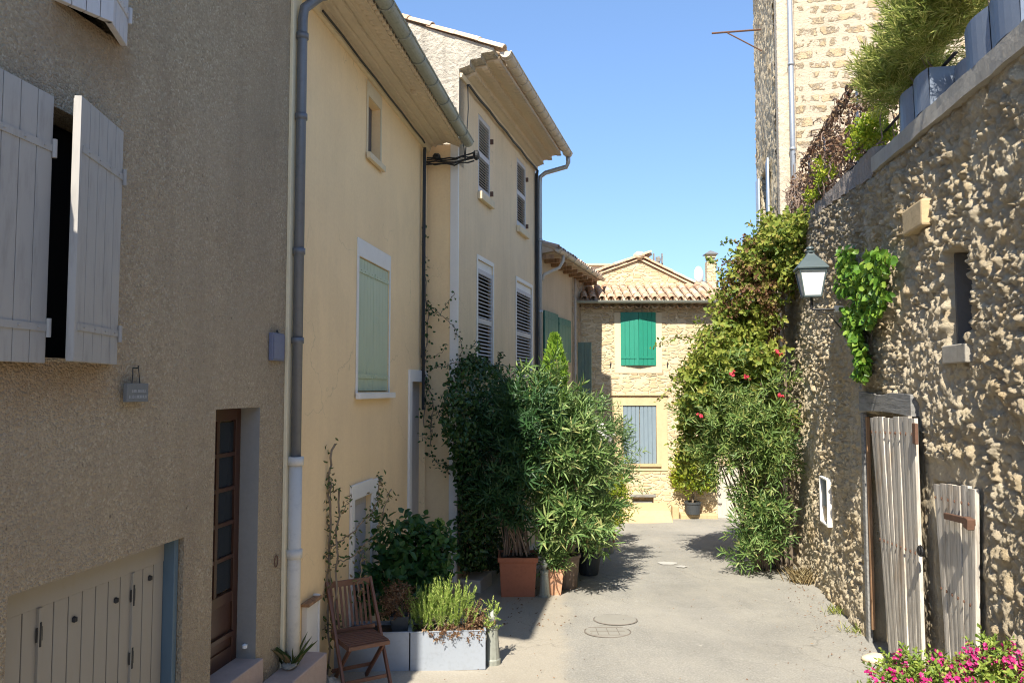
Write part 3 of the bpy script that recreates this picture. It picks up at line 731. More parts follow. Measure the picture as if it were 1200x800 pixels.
build('gutter',gutter_mb(0,UA+.02,-OV-.01,zg_+.06,.08),M['zincdark'],yh)
# downpipe
up=A.u(352,200,-.08); r=.042
q=MB(); zc=A.z(346,540,-.08)
q.tube([(up,-.08,zc),(up,-.08,5.75),(up+.01,-.09,5.85),(up+.08,-.2,5.98),(up+.25,-.42,6.12),(up+.38,-OV,6.25)],r,12)
for z in (3.0,3.75,4.9,5.6): q.tube([(up,-.08,z-.025),(up,-.08,z+.025)],r+.01,12)
p_o=build('downpipe',q,M['pipe'],yh,smooth=True)
q=MB(); q.tube([(up,-.08,.15),(up,-.08,zc+.03)],r+.012,12); 
for z in (1.25,zc): q.tube([(up,-.08,z-.035),(up,-.08,z+.035)],r+.024,12)
build('lower_pipe',q,M['whitepot'],yh,smooth=True)
# cable down the inner corner + eave cable
q=MB(); uc=A.u(497,300,-.05)
q.tube([(uc,-.05,A.z(497,480,-.05)),(uc,-.05,A.z(497,330,-.05)),(uc-.01,-.05,A.z(497,240,-.05)),(uc,-.05,ZS-.06)],.022,7)
q.tube([(uc-.05,-.04,A.z(497,420,-.04)),(uc-.045,-.045,ZS-.1)],.012,6)
pts=[(uc-.1,-.07,ZS-.02)]+[(uc-.2-i*.55,-.075,ZS-.015-.01*(i%2)) for i in range(8)]
q.tube(pts,.012,6); build('cable',q,M['cable'],yh)

# ================================================================== CREAM HOUSE (B)
ch=root('cream_house','cream limewashed house with four louvred shutters and a rough sunlit gable end','house',B)
ZB=B.z(537,81)
def rect(fr,x0,x1,yt,yb,off=0): 
    a=fr.u(x0,yt,off); b=fr.u(x1,yt,off); xm=(x0+x1)/2
    return [a,b,fr.z(xm,yb,off),fr.z(xm,yt,off)]
l1=rect(B,559.5,577.5,318,437); l2=rect(B,605,623,341,444)
u1_=rect(B,560.5,574.5,141,230); u2_=rect(B,605.5,616,190,268)
build('wall',wall_mesh(.0,UB,-.9,ZB,6.2,[(*l1[:2],l1[2],l1[3]+.14,.12),(*l2[:2],l2[2],l2[3]+.12,.12),(*u1_[:2],u1_[2],u1_[3],.1),(*u2_[:2],u2_[2],u2_[3],.1)]),M['cream'],ch)
for i,rc in enumerate((l1,l2)):
    q=frame_mb(rc[0],rc[1],rc[2]+.05,rc[3]+.138,.05,-.012,-.001,wt=.07); w_o=build('window_surround',q,M['white'],ch,bevel=.003)
    q=MB(); q.box(rc[0]+.002,rc[1]-.002,.02,.10,rc[3],rc[3]+.137); build('lintel_board',q,M['white'],w_o)
    build('louvred_shutter',louvre(rc[0]+.004,rc[1]-.004,rc[2]+.005,rc[3]-.004,.0,.045,24,.05),M['shutlilac'],ch)
for i,rc in enumerate((u1_,u2_)):
    q=MB(); q.box(rc[0]-.03,rc[1]+.05,-.075,-.003,rc[2]-.13,rc[2]-.005); build('window_sill',q,M['surround'],ch,bevel=.01)
    build('louvred_shutter',louvre(rc[0]+.004,rc[1]-.004,rc[2]+.01,rc[3]-.004,-.0,.045,22,.045,leaves=1),M['shutlilac'],ch)
    for zz in (rc[3]-.25,rc[2]+.12):
        q=MB(); q.box(rc[1],rc[1]+.03,-.05,.0,zz-.04,zz+.04); build('hinge',q,M['rust'],ch)
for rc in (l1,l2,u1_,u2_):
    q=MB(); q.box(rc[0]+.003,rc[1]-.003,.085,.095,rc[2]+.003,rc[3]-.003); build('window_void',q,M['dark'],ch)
# end wall toward the camera: yellow lower skin with a pale corner strip, rough plaster gable above the neighbour's roof
Lr=-B.hit(499.5,300)[0]*0+.50
q=MB(); q.box(-.03,-.001,.12,.49,-.8,ZS+.1); build('return_wall',q,M['yellow'],ch)
q=MB(); q.box(-.045,-.001,-.005,.119,-.8,ZS+.35); build('corner_strip',q,M['white'],ch,bevel=.004)
SB=.40
q=MB(); zr0=ZB+.30
q.poly([(-.012,-.0,ZS-.2),(-.012,-.0,ZB+.02),(-.012,-.16,ZB+.06),(-.012,-.17,ZB+.14),(-.012,-.33,ZB+.15),(-.012,-.34,ZB+.22),(-.012,-.52,ZB+.23),(-.012,-.53,ZB+.28),(-.012,3.1,ZB+.28+3.63*SB),(-.012,6.2,ZB+.3),(-.012,6.2,ZS-.2)][::-1])
V0=list(q.v); n0=len(V0)
q.poly([(.25,y,z) for x,y,z in V0][::-1])
for i in range(n0): q.f.append((i,(i+1)%n0,n0+(n0-1-(i+1)%n0),n0+(n0-1-i)))
build('gable_wall',q,M['gable'],ch)
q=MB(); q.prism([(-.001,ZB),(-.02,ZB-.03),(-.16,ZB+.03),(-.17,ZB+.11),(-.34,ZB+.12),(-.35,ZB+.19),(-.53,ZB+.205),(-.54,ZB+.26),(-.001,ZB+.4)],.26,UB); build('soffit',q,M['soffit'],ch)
q=MB(); q.prism([(-.001,ZB-.10),(-.03,ZB-.10),(-.05,ZB-.04),(-.001,ZB-.03)],.01,UB); build('cornice',q,M['surround'],ch)
for row,(yy,zz) in enumerate(((-.155,ZB+.055),(-.335,ZB+.135),(-.53,ZB+.215))):
    q=MB()
    for i in range(int(UB/.115)): q.tile((.30+i*.115 if .30+i*.115<UB-.06 else UB-.06,yy-.022,zz-.004),(0,1,.0),(0,0,1),.056,.052,.09,False,5,.018)
    build('eave_scallops',q,M['soffit'],ch)
q=MB(); q.prism([(-.56,ZB+.285),(3.1,ZB+.285+3.66*SB),(6.5,ZB+.3),(6.5,ZB+.2),(-.0,ZB+.27)],.26,UB-.01); build('roof',q,M['tileold'],ch)
mb=eave_tiles(.30,UB-.1,-.60,ZB+.27,SB,3,seed=21)
build('roof_tiles',mb,M['tile'],ch)
q=MB(); ax=Vector((0,1,SB)).normalized(); upv=Vector((0,-SB,1)).normalized(); rd=random.Random(4)
for i in range(10):
    p=Vector((.04,-.66,ZB+.215))+ax*(.40*i)+upv*.03
    q.tile(p+Vector((0,0,rd.uniform(-.01,.015))),ax+Vector((rd.uniform(-.03,.03),0,0)),upv,.115,.095,.47,True,6,.018)
build('verge_tiles',q,M['tile'],ch)
zgB=ZB+.19
build('gutter',gutter_mb(.0,UB-.0,-.70,zgB+.02,.085,.33),M['gutterpale'],ch)
q=MB(); q.tube([(UB-.05,-.70,zgB-.04),(UB-.03,-.70,zgB-.16),(UB-.0,-.66,zgB-.25),(UB+.03,-.2,zgB-.34),(UB+.03,-.09,zgB-.42),(UB+.03,-.08,zgB-.6),(UB+.03,-.08,-.3)],.048,12)
for z in (1,2.4,4.2,5.7): q.tube([(UB+.03,-.08,z-.03),(UB+.03,-.08,z+.03)],.058,10)
build('downpipe',q,M['zinc'],ch,smooth=True)
q=MB(); q.tube([(UB-.09,-.04,.2),(UB-.09,-.045,3),(UB-.085,-.04,ZB-.3),(UB-.1,-.06,ZB-.12)],.028,7); q.tube([(UB-.16,-.03,1.5),(UB-.15,-.035,4),(UB-.155,-.03,ZB-.2)],.014,6)
q.tube([(.22,-.06,ZB-.15)]+[(.3+i*.55,-.06,ZB-.12-.02*(i%2)) for i in range(9)]+[(UB-.1,-.06,ZB-.12)],.02,6)
q.tube([(.22,-.06,ZB-.15),(.22,-.07,ZB-.5),(.2,-.03,ZB-1.3),(.1,-.03,ZS+.2),(-.05,-.02,ZS+.05)],.009,5)
build('cable',q,M['cable'],ch)
rd=random.Random(9)
q=MB()
for k in range(5):
    pts=[]; 
    for i in range(9):
        pts.append((-.10-.02*k+rd.uniform(-.02,.02),.52-.10*i+rd.uniform(-.01,.01),ZS-.08-.05*math.sin(i/8*3.1)-.03*k+rd.uniform(-.02,.02)))
    q.tube(pts,.012,5)
q.blob((-.12,-.30,ZS-.12),(.05,.05,.07),1); q.blob((-.12,.3,ZS-.1),(.06,.06,.05),2)
build('cable_bundle',q,M['cable'],ch)
# doorstep of the cream house
q=MB(); q.box(-.62,-.05,-.10,.45,-.8,B.g(0)+.16); build('doorstep',q,M['step'],ch,bevel=.012)
q=MB(); q.box(-.05+.06,.62,-.34,-.003,-.8,B.g(0)+.19); build('plinth_block',q,M['pale_render'],ch,bevel=.012)

# ================================================================== SMALL HOUSE (C)
sh=root('small_house','low house with brown roof edge and dark green plank shutters beyond the cream house','house',C)
UC=C.u(688,400); ZC=C.z(690,334)+.02
q=wall_mesh(.06,UC*.66,-1.2,ZC,5,[]); build('wall',q,M['ochre'],sh)
q=wall_mesh(UC*.66+.001,UC,-1.2,ZC-.01,5,[]); build('stone_wall',q,M['stoneC'],sh)
for k,(a,b,t_,bt) in enumerate(((636,652,366,432),(653,667,374,424))):
    rc=rect(C,a,b,t_,bt); q=planks(rc[0],rc[1]-.02,rc[2]-(.3 if k==0 else 0),rc[3],-.05,-.015,4,.005); s_o=build('shutter',q,M['darkgreen'],sh,bevel=.002)
    for zz in (rc[3]-.15,rc[2]+.2): build('hinge_strap',strap(rc[0]+.02,rc[1]-.03,zz,-.05),M['darkgreen'],s_o)
us=C.u(676,430); 
q=planks(0,.36,1.55,C.z(680,401,-.1),-.03,.0,4,.005); q.rotz((0,0),R(-93)); q.xf(lambda x,y,z:(x+us,y-.03,z)); s_o=build('open_shutter',q,M['greygreen'],sh,bevel=.002)
for zz in (1.8,3.5):
    q=strap(.02,.34,zz,-.03); q.rotz((0,0),R(-93)); q.xf(lambda x,y,z:(x+us,y-.03,z)); build('hinge_strap',q,M['greygreen'],s_o)
q=MB(); q.prism([(-.36,ZC+.05),(-.36,ZC+.10),(2.6,ZC+1.1),(5.2,ZC+.1),(5.2,ZC),(0,ZC+.0)],.06,UC-.02); build('roof',q,M['tileold'],sh)
build('roof_tiles',eave_tiles(.12,UC-.05,-.40,ZC+.08,.34,3,seed=31),M['tileold'],sh)
for i in range(9):
    q=MB(); q.box(.12+i*(UC-.2)/8.5,.20+i*(UC-.2)/8.5,-.34,-.001,ZC-.10,ZC-.005); build('rafter',q,M['brownwood'],sh,bevel=.004)
build('gutter',gutter_mb(.06,UC-.05,-.46,ZC+.08,.06),M['gutterpale'],sh)
q=MB(); q.tube([(.5,-.46,ZC+.03),(.5,-.46,ZC-.1),(.42,-.4,ZC-.25),(.2,-.12,ZC-.42),(.14,-.09,ZC-.55)],.035,9)
build('gutter_elbow',q,M['gutterpale'],sh,smooth=True)
uu=C.u(671,420); q=MB(); q.tube([(uu,-.07,-.5),(uu,-.07,ZC-.1)],.03,8); build('downpipe',q,M['gutterpale'],sh,smooth=True)

# small building far behind on the left
bh=thing('background_house','pale square block with flat tiled edge rising behind the small house roof','house',(2.2,25.5,0))
pa=P(676,312,26); pb=P(708,318,26)
q=MB(); q.box(-3.2,pb.x-2.2,0,3.5,-1.5,P(690,312,25.5).z); build('wall',q,M['pale_render'],bh)
zt_=P(690,312,25.5).z
q=MB(); q.prism([(-.15,zt_+.01),(-.15,zt_+.07),(1.7,zt_+.35),(3.6,zt_+.08),(3.6,zt_+.01)],-3.3,pb.x-2.2+.12); build('roof',q,M['tile'],bh)

# ================================================================== FAR STONE HOUSE
fh=root('stone_house','sunlit honey stone house with green shutters closing the end of the street','house',FH)
XR=4.6; ZE=FH.z(760,357)
gr=rect(FH,727,768,366,428); bl=rect(FH,730,769,475,543); cel=rect(FH,741,766,582,606); dr=rect(FH,840,868,545,630)
build('wall',wall_mesh(-.35,XR,-1.4,ZE,7,[(gr[0],gr[1],gr[2],gr[3],.08),(bl[0],bl[1],bl[2],bl[3],.08),(*cel,.16),(dr[0],dr[1],-.72,dr[3],.10)]),M['stonefar'],fh)
f=.16; q=MB()
q.box(gr[0]-f,gr[0],-.016,-.001,gr[2]-.2,gr[3]+.0); q.box(gr[1],gr[1]+f,-.016,-.001,gr[2]-.2,gr[3]+.0); q.box(gr[0],gr[1],-.016,-.001,gr[2]-.2,gr[2]); build('window_surround',q,M['surround'],fh)
f=.28; q=MB()
q.box(bl[0]-f,bl[0],-.02,-.001,bl[2]-.18,bl[3]+.2); q.box(bl[1],bl[1]+f,-.02,-.001,bl[2]-.18,bl[3]+.2); q.box(bl[0],bl[1],-.022,-.001,bl[3],bl[3]+.2); q.box(bl[0],bl[1],-.022,-.001,bl[2]-.18,bl[2]); q.box(bl[0]-.36,bl[1]+.3,-.06,-.023,bl[3]+.62-.36,bl[3]+.66-.36); build('window_surround',q,M['oststone'],fh)
q=MB(); q.box(bl[0]-.1,bl[1]+.1,-.07,-.023,bl[2]-.07,bl[2]-.003); build('window_sill',q,M['limestone'],fh)
gm=(gr[0]+gr[1])/2
for k,(a,b,pv,an) in enumerate(((gr[0],gm+.01,gr[0],R(-9)),(gm-.01,gr[1],gr[1],R(9)))):
    q=planks(a,b,gr[2],gr[3],-.035,-.0,4,.006); q.rotz((pv,0),an); s_o=build('shutter',q,M['green'],fh,bevel=.002)
    for zz in (gr[3]-.16,gr[2]+.2): m2=strap(a+.0,b-.06,zz,-.035,.05,.012); m2.rotz((pv,0),an); build('hinge_strap',m2,M['green'],s_o)
bm=(bl[0]+bl[1])/2
for a,b in ((bl[0]+.004,bm-.003),(bm+.003,bl[1]-.004)): build('blue_shutter',planks(a,b,bl[2]+.004,bl[3]-.004,.01,.04,4,.012),M['bluegrey'],fh,bevel=.002)
q=MB(); q.box(cel[0]+.02,cel[1]-.02,.10,.13,cel[2],cel[3]-.12); build('cellar_hatch',q,M['greywood'],fh)
q=MB(); q.box(cel[0]-.05,cel[1]+.05,-.02,-.001,cel[3],cel[3]+.07); build('hatch_lintel',q,M['greywood'],fh)
q=planks(dr[0]+.01,dr[1]-.01,-.70,dr[3]-.01,.05,.09,5,.003); build('door',q,M['pale_render'],fh)
for a in (gr[0]-.28,gr[1]+.28): 
    q=MB(); q.bar((a,-.04,gr[2]-.02),(a+.02,-.04,gr[2]+.09),.02,.02); build('shutter_catch',q,M['iron'],fh)
# ledge, ramp stones
q=MB(); x0,x1=FH.u(795,600),FH.u(838,600); q.box(x0,x1,-.32,-.001,-1.2,P(812,602,20.2).z); build('stone_ledge',q,M['limestone'],fh,bevel=.03)
q=MB(); x0,x1=FH.u(786,600),FH.u(794,600); q.box(x0,x1,-.22,-.001,-1.2,P(790,592,20.3).z); build('buttress',q,M['limestone'],fh,bevel=.03)
q=MB(); x0,x1=FH.u(722,600),FH.u(781,600); q.prism([(-.9,-1),(-.9,-.66),(-.55,-.42),(-.002,-.30),(-.002,-1)],x0,x1); build('ramp_kerb',q,M['limestone'],fh,bevel=.03)
# lean-to roof
SLP=.62; ye=-.34; ze=ZE+.02
xa,xb=-.30,FH.u(848,350)
q=MB(); q.prism([(ye,ze),(ye,ze+.05),(1.0,ze+.05+SLP*1.34*.62),(1.0,ze-.2),(0,ze-.02)],xa,xb-.05); build('lean_to_roof',q,M['tile'],fh)
mb=eave_tiles(xa+.1,xb-.02,ye-.04,ze+.04,SLP*.62,5,pitch=.225,seed=41,L=.40)
build('roof_tiles',mb,M['tile'],fh)
build('gutter',gutter_mb(xa,xb+.0,ye-.09,ze+.03,.06,.7),M['zincdark'],fh)
q=MB()
for i in range(22): q.tile((xa+.1+i*.215,ye+.1,ze-.065),(0,1,.0),(0,0,1),.085,.085,.22,False,5,.02)
build('eave_scallops',q,M['tileold'],fh)
# gable and main roof; ridge runs away from the street
yg=.95; ap=P(749,303,20.5+yg); lf=P(672,330,20.5+yg); rt=P(846,350,20.5+yg)
ax_,az=ap.x-1.94,ap.z; lx,lz=lf.x-1.94,lf.z; rx,rz=rt.x-1.94,rt.z
q=MB(); pts=[(lx,ZE-.3),(lx,lz-.05),(ax_,az-.06),(rx,rz-.05),(rx,ZE-.3)]
n0=5
for y in (yg,6.9):
    for x,z in pts: q.v.append((x,y,z))
q.f.append(tuple(range(5))); q.f.append(tuple(5+i for i in reversed(range(5))))
for i in range(5): q.f.append((i,5+i,5+(i+1)%5,(i+1)%5))
build('gable_wall',q,M['stonefar'],fh)
q=MB()
for (x0,z0,x1,z1) in ((lx-.15,lz-.06,ax_,az),(rx+.15,rz-.08,ax_,az)):
    d=Vector((x1-x0,0,z1-z0)); d.normalize(); up=Vector((-d.z,0,d.x)); up=up if up.z>0 else -up
    L_=Vector((x1-x0,0,z1-z0)).length
    q.quad((x0,yg-.06,z0+.01),(x0,7.1,z0+.01),(x1,7.1,z1+.01),(x1,yg-.06,z1+.01)); q.quad((x0,yg-.06,z0-.04),(x1,yg-.06,z1-.04),(x1,7.1,z1-.04),(x0,7.1,z0-.04)); q.quad((x0,yg-.06,z0-.04),(x0,yg-.06,z0+.01),(x1,yg-.06,z1+.01),(x1,yg-.06,z1-.04))
build('main_roof',q,M['tile'],fh)
q=MB(); rd=random.Random(3)
for (x0,z0,x1,z1) in ((lx-.15,lz-.06,ax_,az),(rx+.15,rz-.08,ax_,az)):
    d=Vector((x1-x0,0,z1-z0)); L_=d.length; d.normalize(); up=Vector((-d.z,0,d.x)); up=up if up.z>0 else -up
    for col_ in range(6):
        for i in range(int(L_/.34)+1):
            p=Vector((x0,yg-.02+col_*.225,z0))+d*(i*.34)+up*(.05+rd.uniform(-.006,.01))
            q.tile(p,d,up,.095,.08,.40,True)
            if col_<5: q.tile(p+Vector((0,.112,0))-up*.01,d,up,.09,.075,.40,False)
build('verge_tiles',q,M['tile'],fh)
q=MB()
for i in range(8): q.tile((ax_,yg-.1+i*.38,az+.05),(0,1,0),(0,0,1),.13,.11,.42,True,6)
q.blob((ax_,yg-.05,az+.08),(.16,.12,.10),3); build('ridge_tiles',q,M['tile'],fh)
# chimney with cap, dish, aerial
pc=P(833,330,22.6); cx=pc.x-1.94; cy=2.1; zc0=4.6; zc1=P(833,307,22.6).z
cr=.13
c_=MB(); c_.box(cx-cr,cx+cr,cy-cr,cy+cr,zc0,zc1); c_o=build('chimney',c_,M['stonefar'],fh,bevel=.01)
q=MB(); q.box(cx-cr*.75,cx+cr*.75,cy-cr*.75,cy+cr*.75,zc1+.001,zc1+.11); build('chimney_neck',q,M['greywood'],c_o)
q=MB(); q.box(cx-cr,cx+cr,cy-cr,cy+cr,zc1+.111,zc1+.20); build('chimney_collar',q,M['surround'],c_o)
q=MB(); q.lathe((cx,cy,zc1+.201),[(cr*2.0,0),(cr*2.0,.02),(cr*1.2,.07),(.02,.13)],4,rot=R(45)); build('chimney_cap',q,M['slate'],c_o)
pd=P(819,322,22.3); 
q=MB(); q.lathe((0,0,0),[(.02,-.055),(.12,-.045),(.2,-.02),(.245,0),(.24,.008),(.12,-.03),(.01,-.04)],24)
q.xf(lambda x,y,z:(x*.72,z*1.0,y)); 
q.xf(lambda x,y,z:(pd.x-1.94+x*math.cos(.5)-y*math.sin(.5),1.8+x*math.sin(.5)+y*math.cos(.5),pd.z+z))
d_o=build('satellite_dish',q,M['wash_white'],fh,smooth=True)
q=MB(); q.tube([(pd.x-1.94+.02,1.86,pd.z),(pd.x-1.94+.1,1.95,pd.z-.15),(cx-.05,2.0,pd.z-.2)],.015,6); build('dish_arm',q,M['zinc'],d_o)
pa=P(771,306,22.6); x_=pa.x-1.94; z_=pa.z; y_=2.1
q=MB(); q.box(x_-.05,x_+.05,y_-.05,y_+.05,z_-.5,z_-.1); q.box(x_-.13,x_+.13,y_-.03,y_+.03,z_-.12,z_-.07); q.box(x_-.14,x_-.10,y_-.03,y_+.03,z_-.2,z_+.22); q.box(x_+.10,x_+.14,y_-.03,y_+.03,z_-.2,z_+.22); q.box(x_-.06,x_-.01,y_-.03,y_+.03,z_-.1,z_+.12); q.blob((x_+.02,y_,z_+.04),(.07,.05,.1),4,8,6)
build('chimney_pot',q,M['greywood'],fh)

# ================================================================== TOWER HOUSE (D)
th=root('tall_stone_house','tall stone building with a grey drainpipe rising above the right-hand wall','house',WR)
ZD=13.0
sw=(WR.u(893,230),WR.u(904,230)); 
sw0,sw1=min(sw),max(sw)
zw0,zw1=WR.z(897,292),WR.z(900,196)
q=wall_mesh(-3.25,-.30,-1.2,ZD,5.2,[(sw0+.1,sw1-.1,zw0,zw1,.2)]); build('side_wall',q,M['stoneDs'],th)
q=MB(); q.box(-.299,-.0,-.02,.3,-1.2,ZD); build('corner_quoins',q,M['quoin'],th,bevel=.03)
# front wall lies at x=0 of this frame: a face turned toward the camera
q=MB(); q.box(-.28,-.012,.301,6.2,-1.2,ZD); build('front_wall',q,M['stoneD'],th)
q=MB(); q.box(-3.4,.15,-.25,6.4,ZD,ZD+.12); build('roof',q,M['tile'],th)
pu=DF.u(928.5,150,-.08)
q=MB(); q.tube([(.08,pu,2.5),(.08,pu,ZD-.1)],.05,12)
for z in (5.2,7,8.6,10): q.tube([(.08,pu,z-.03),(.08,pu,z+.03)],.062,12)
build('drainpipe',q,M['zinc'],th,smooth=True)
q=MB(); z0=zw0; q.box(sw0+.1,sw1-.1,.12,.16,z0,zw1); build('window_panel',q,M['bluegrey'],th)
for a,b,yy in ((sw1-.09,sw1+.34,-.09),(sw0-.2,sw0+.09,-.09)):
    q=planks(a,b,zw0,zw1,yy,yy+.03,4,.004); q.rotz((a if a>sw0 else b,0),R(-4) if a>sw0 else R(4)); build('shutter',q,M['paleblue'],th,bevel=.003)
zb_=P(891,57,17.4).z; ubk=WR.u(894,57)
q=MB(); q.tube([(ubk,0,zb_),(ubk,-1.05,zb_)],.02,6); q.tube([(ubk,0,zb_-.48),(ubk,-.72,zb_-.02)],.014,6); build('iron_bracket',q,M['rust'],th)
# ================================================================== RUBBLE WALL (displaced mesh)
def vnoise(x,y,seed=0):
    """smooth value noise, vectorised"""
    xi=np.floor(x).astype(np.int64); yi=np.floor(y).astype(np.int64); xf=x-xi; yf=y-yi
    def h(a,b):
        n=(a*374761393+b*668265263+seed*974711)&0x7fffffff; n=((n^(n>>13))*1274126177)&0x7fffffff
        return ((n^(n>>16))&0xffff)/65535.0
    u=xf*xf*(3-2*xf); v=yf*yf*(3-2*yf)
    return (h(xi,yi)*(1-u)+h(xi+1,yi)*u)*(1-v)+(h(xi,yi+1)*(1-u)+h(xi+1,yi+1)*u)*v
def fbm(x,y,o=4,seed=0,g=.5):
    s=0;a=1;t=0
    for i in range(o): s=s+a*vnoise(x*2**i,y*2**i,seed+i*7); t+=a; a*=g
    return s/t
def worley(x,y,seed=0,jit=.8):
    xi=np.floor(x).astype(np.int64); yi=np.floor(y).astype(np.int64)
    f1=np.full(x.shape,9.); f2=np.full(x.shape,9.); idv=np.zeros(x.shape); dx1=np.zeros(x.shape); dy1=np.zeros(x.shape)
    def h(a,b,s):
        n=(a*374761393+b*668265263+s*974711)&0x7fffffff; n=((n^(n>>13))*1274126177)&0x7fffffff
        return ((n^(n>>16))&0xffff)/65535.0
    for i in (-1,0,1):
        for j in (-1,0,1):
            a=xi+i;b=yi+j; cx=a+.5+(h(a,b,seed)-.5)*jit; cy=b+.5+(h(a,b,seed+1)-.5)*jit
            d=np.sqrt((x-cx)**2+(y-cy)**2); r=h(a,b,seed+2)
            m=d<f1; f2=np.where(m,f1,np.minimum(f2,d)); idv=np.where(m,r,idv); dx1=np.where(m,x-cx,dx1); dy1=np.where(m,y-cy,dy1); f1=np.where(m,d,f1)
    return f1,f2,idv,dx1,dy1
def sstep(a,b,x): t=np.clip((x-a)/(b-a),0,1); return t*t*(3-2*t)

rw=root('rubble_wall','high rough rubble retaining wall with old plank doors on the right side of the lane','wall',WR)
# top of the wall along u
uT=[-.0,2.5,6.47,9.6,14]; 
def ztop(u): return np.interp(u,[0,2.4,6.45,9.5,16],[5.24,5.22,4.88,4.74,4.6])
us_=[0.0]
while us_[-1]<11.2: us_.append(us_[-1]+(.018 if us_[-1]<5.5 else .0135))
us_=np.array(us_); nz_=430
tz=np.linspace(0,1,nz_)
U,T=np.meshgrid(us_,tz,indexing='ij'); zlo=-.75+.045*U
Z=zlo+(ztop(U)-zlo)*T
slot=[WR.u(1111,340),WR.u(1136,340),WR.z(1124,403),WR.z(1124,291)]
d1=[WR.u(1018,600),WR.u(1082,600),-.4,WR.z(1045,487)]
d2=[WR.u(1097,650),WR.u(1146,650),-.4,WR.z(1120,568)]
def wall_h(U,Z):
    wx=(fbm(U*1.7,Z*1.7,3,3)-.5)*.30; wz=(fbm(U*1.7+9,Z*1.7,3,5)-.5)*.30
    ux=(U+wx); zx=(Z+wz)
    f1,f2,idv,dx,dy=worley(ux/.115,zx/.080,1,.95)
    F1,F2,ID,DX,DY=worley(ux/.25+7,zx/.15+3,5,.9); big=fbm(U*.75+2,Z*.9+4,3,71)>.57
    f1=np.where(big,F1,f1); f2=np.where(big,F2,f2); idv=np.where(big,ID,idv); dx=np.where(big,DX,dx); dy=np.where(big,DY,dy)
    e=f2-f1
    st=sstep(.02,.26,e)*(.35+.65*idv)
    tilt=(dx*(idv-.35)*2.2+dy*((idv*7.3)%1-.5)*1.6)*sstep(.02,.2,e)
    g1,g2,id2,ex,ey=worley(ux/.050+20,zx/.060,11,.95); st2=sstep(.02,.3,g2-g1)*id2+ex*(id2-.4)*1.2
    low=(fbm(U*.55+3,Z*.6,3,21)-.5)*.03+ (fbm(U*1.6,Z*1.1,3,23)-.5)*.055
    patch=sstep(.56,.64,fbm(U*.9+5,Z*.7,4,31))            # smoother render patches
    pits=sstep(.58,.72,fbm(U*11,Z*6,3,41))
    rid=1-np.abs(2*fbm(U*9+3,Z*6,4,51,.6)-1)               # ridged, eroded relief
    rough=fbm(U*24,Z*17,3,57)-.5
    hs=.028*st+.046*tilt+.022*st2-.036*pits+.052*(rid-.75)+.038*rough+.026*(fbm(U*55,Z*45,2,91)-.5)
    hp=.030+.020*st+.042*rough-.030*pits+.065*(rid-.75)+.016*(fbm(U*55,Z*45,2,91)-.5)+.02*(fbm(U*5,Z*4,3,61)-.5)
    h=low+hs*(1-patch)+hp*patch
    mort=np.clip(1-sstep(.02,.16,e)+patch*.8,0,1)
    return h,mort,idv,patch
Hh_,mort,idv,patch=wall_h(U,Z)
def hole(rc,depth,soft=.02):
    global Hh_
    m=sstep(rc[0]-soft,rc[0]+.004,U)*(1-sstep(rc[1]-.004,rc[1]+soft,U))*sstep(rc[2]-soft,rc[2]+.004,Z)*(1-sstep(rc[3]-.004,rc[3]+soft,Z))
    Hh_=Hh_*(1-m)+(-depth+.25*Hh_)*m
def flatten(rc,soft,k=.25,val=.0):
    global Hh_
    m=sstep(rc[0]-soft,rc[0],U)*(1-sstep(rc[1],rc[1]+soft,U))*sstep(rc[2]-soft,rc[2],Z)*(1-sstep(rc[3],rc[3]+soft,Z))
    Hh_=Hh_*(1-m)+(val+k*Hh_)*m
    return m
su,sv=min(slot[0],slot[1]),max(slot[0],slot[1]); slot=[su,sv,slot[2],slot[3]]
for d in (d1,d2):
    a,b=min(d[0],d[1]),max(d[0],d[1]); d[0],d[1]=a,b
fm=flatten([d1[0]-.1,d1[1]+.12,d1[2],d1[3]+.1],.12,.3); fm2=flatten([d2[0]-.06,d2[1]+.16,d2[2],d2[3]+.12],.12,.25)
cb_=sorted((WR.u(962,580,-.05),WR.u(971,590,-.05))); flatten([cb_[0]-.03,cb_[1]+.10,WR.z(967,614,-.05)-.05,WR.z(967,560,-.05)+.05],.10,.10,.01)
hole([d1[0]+.02,d1[1]-.05,d1[2],d1[3]-.02],.30); hole([d2[0]+.03,d2[1]-.03,d2[2],d2[3]-.03],.20); hole(slot,.40,.012)
topf=sstep(.985,1,T); Hh_=Hh_*(1-topf*.6)
mort=np.clip(np.maximum(mort,np.maximum(fm,fm2)*.9),0,1)
V=np.stack([U,-Hh_,Z],-1).reshape(-1,3)
nu=len(us_); idx=np.arange(nu*nz_).reshape(nu,nz_)
Q=np.stack([idx[:-1,:-1],idx[1:,:-1],idx[1:,1:],idx[:-1,1:]],-1).reshape(-1,4)
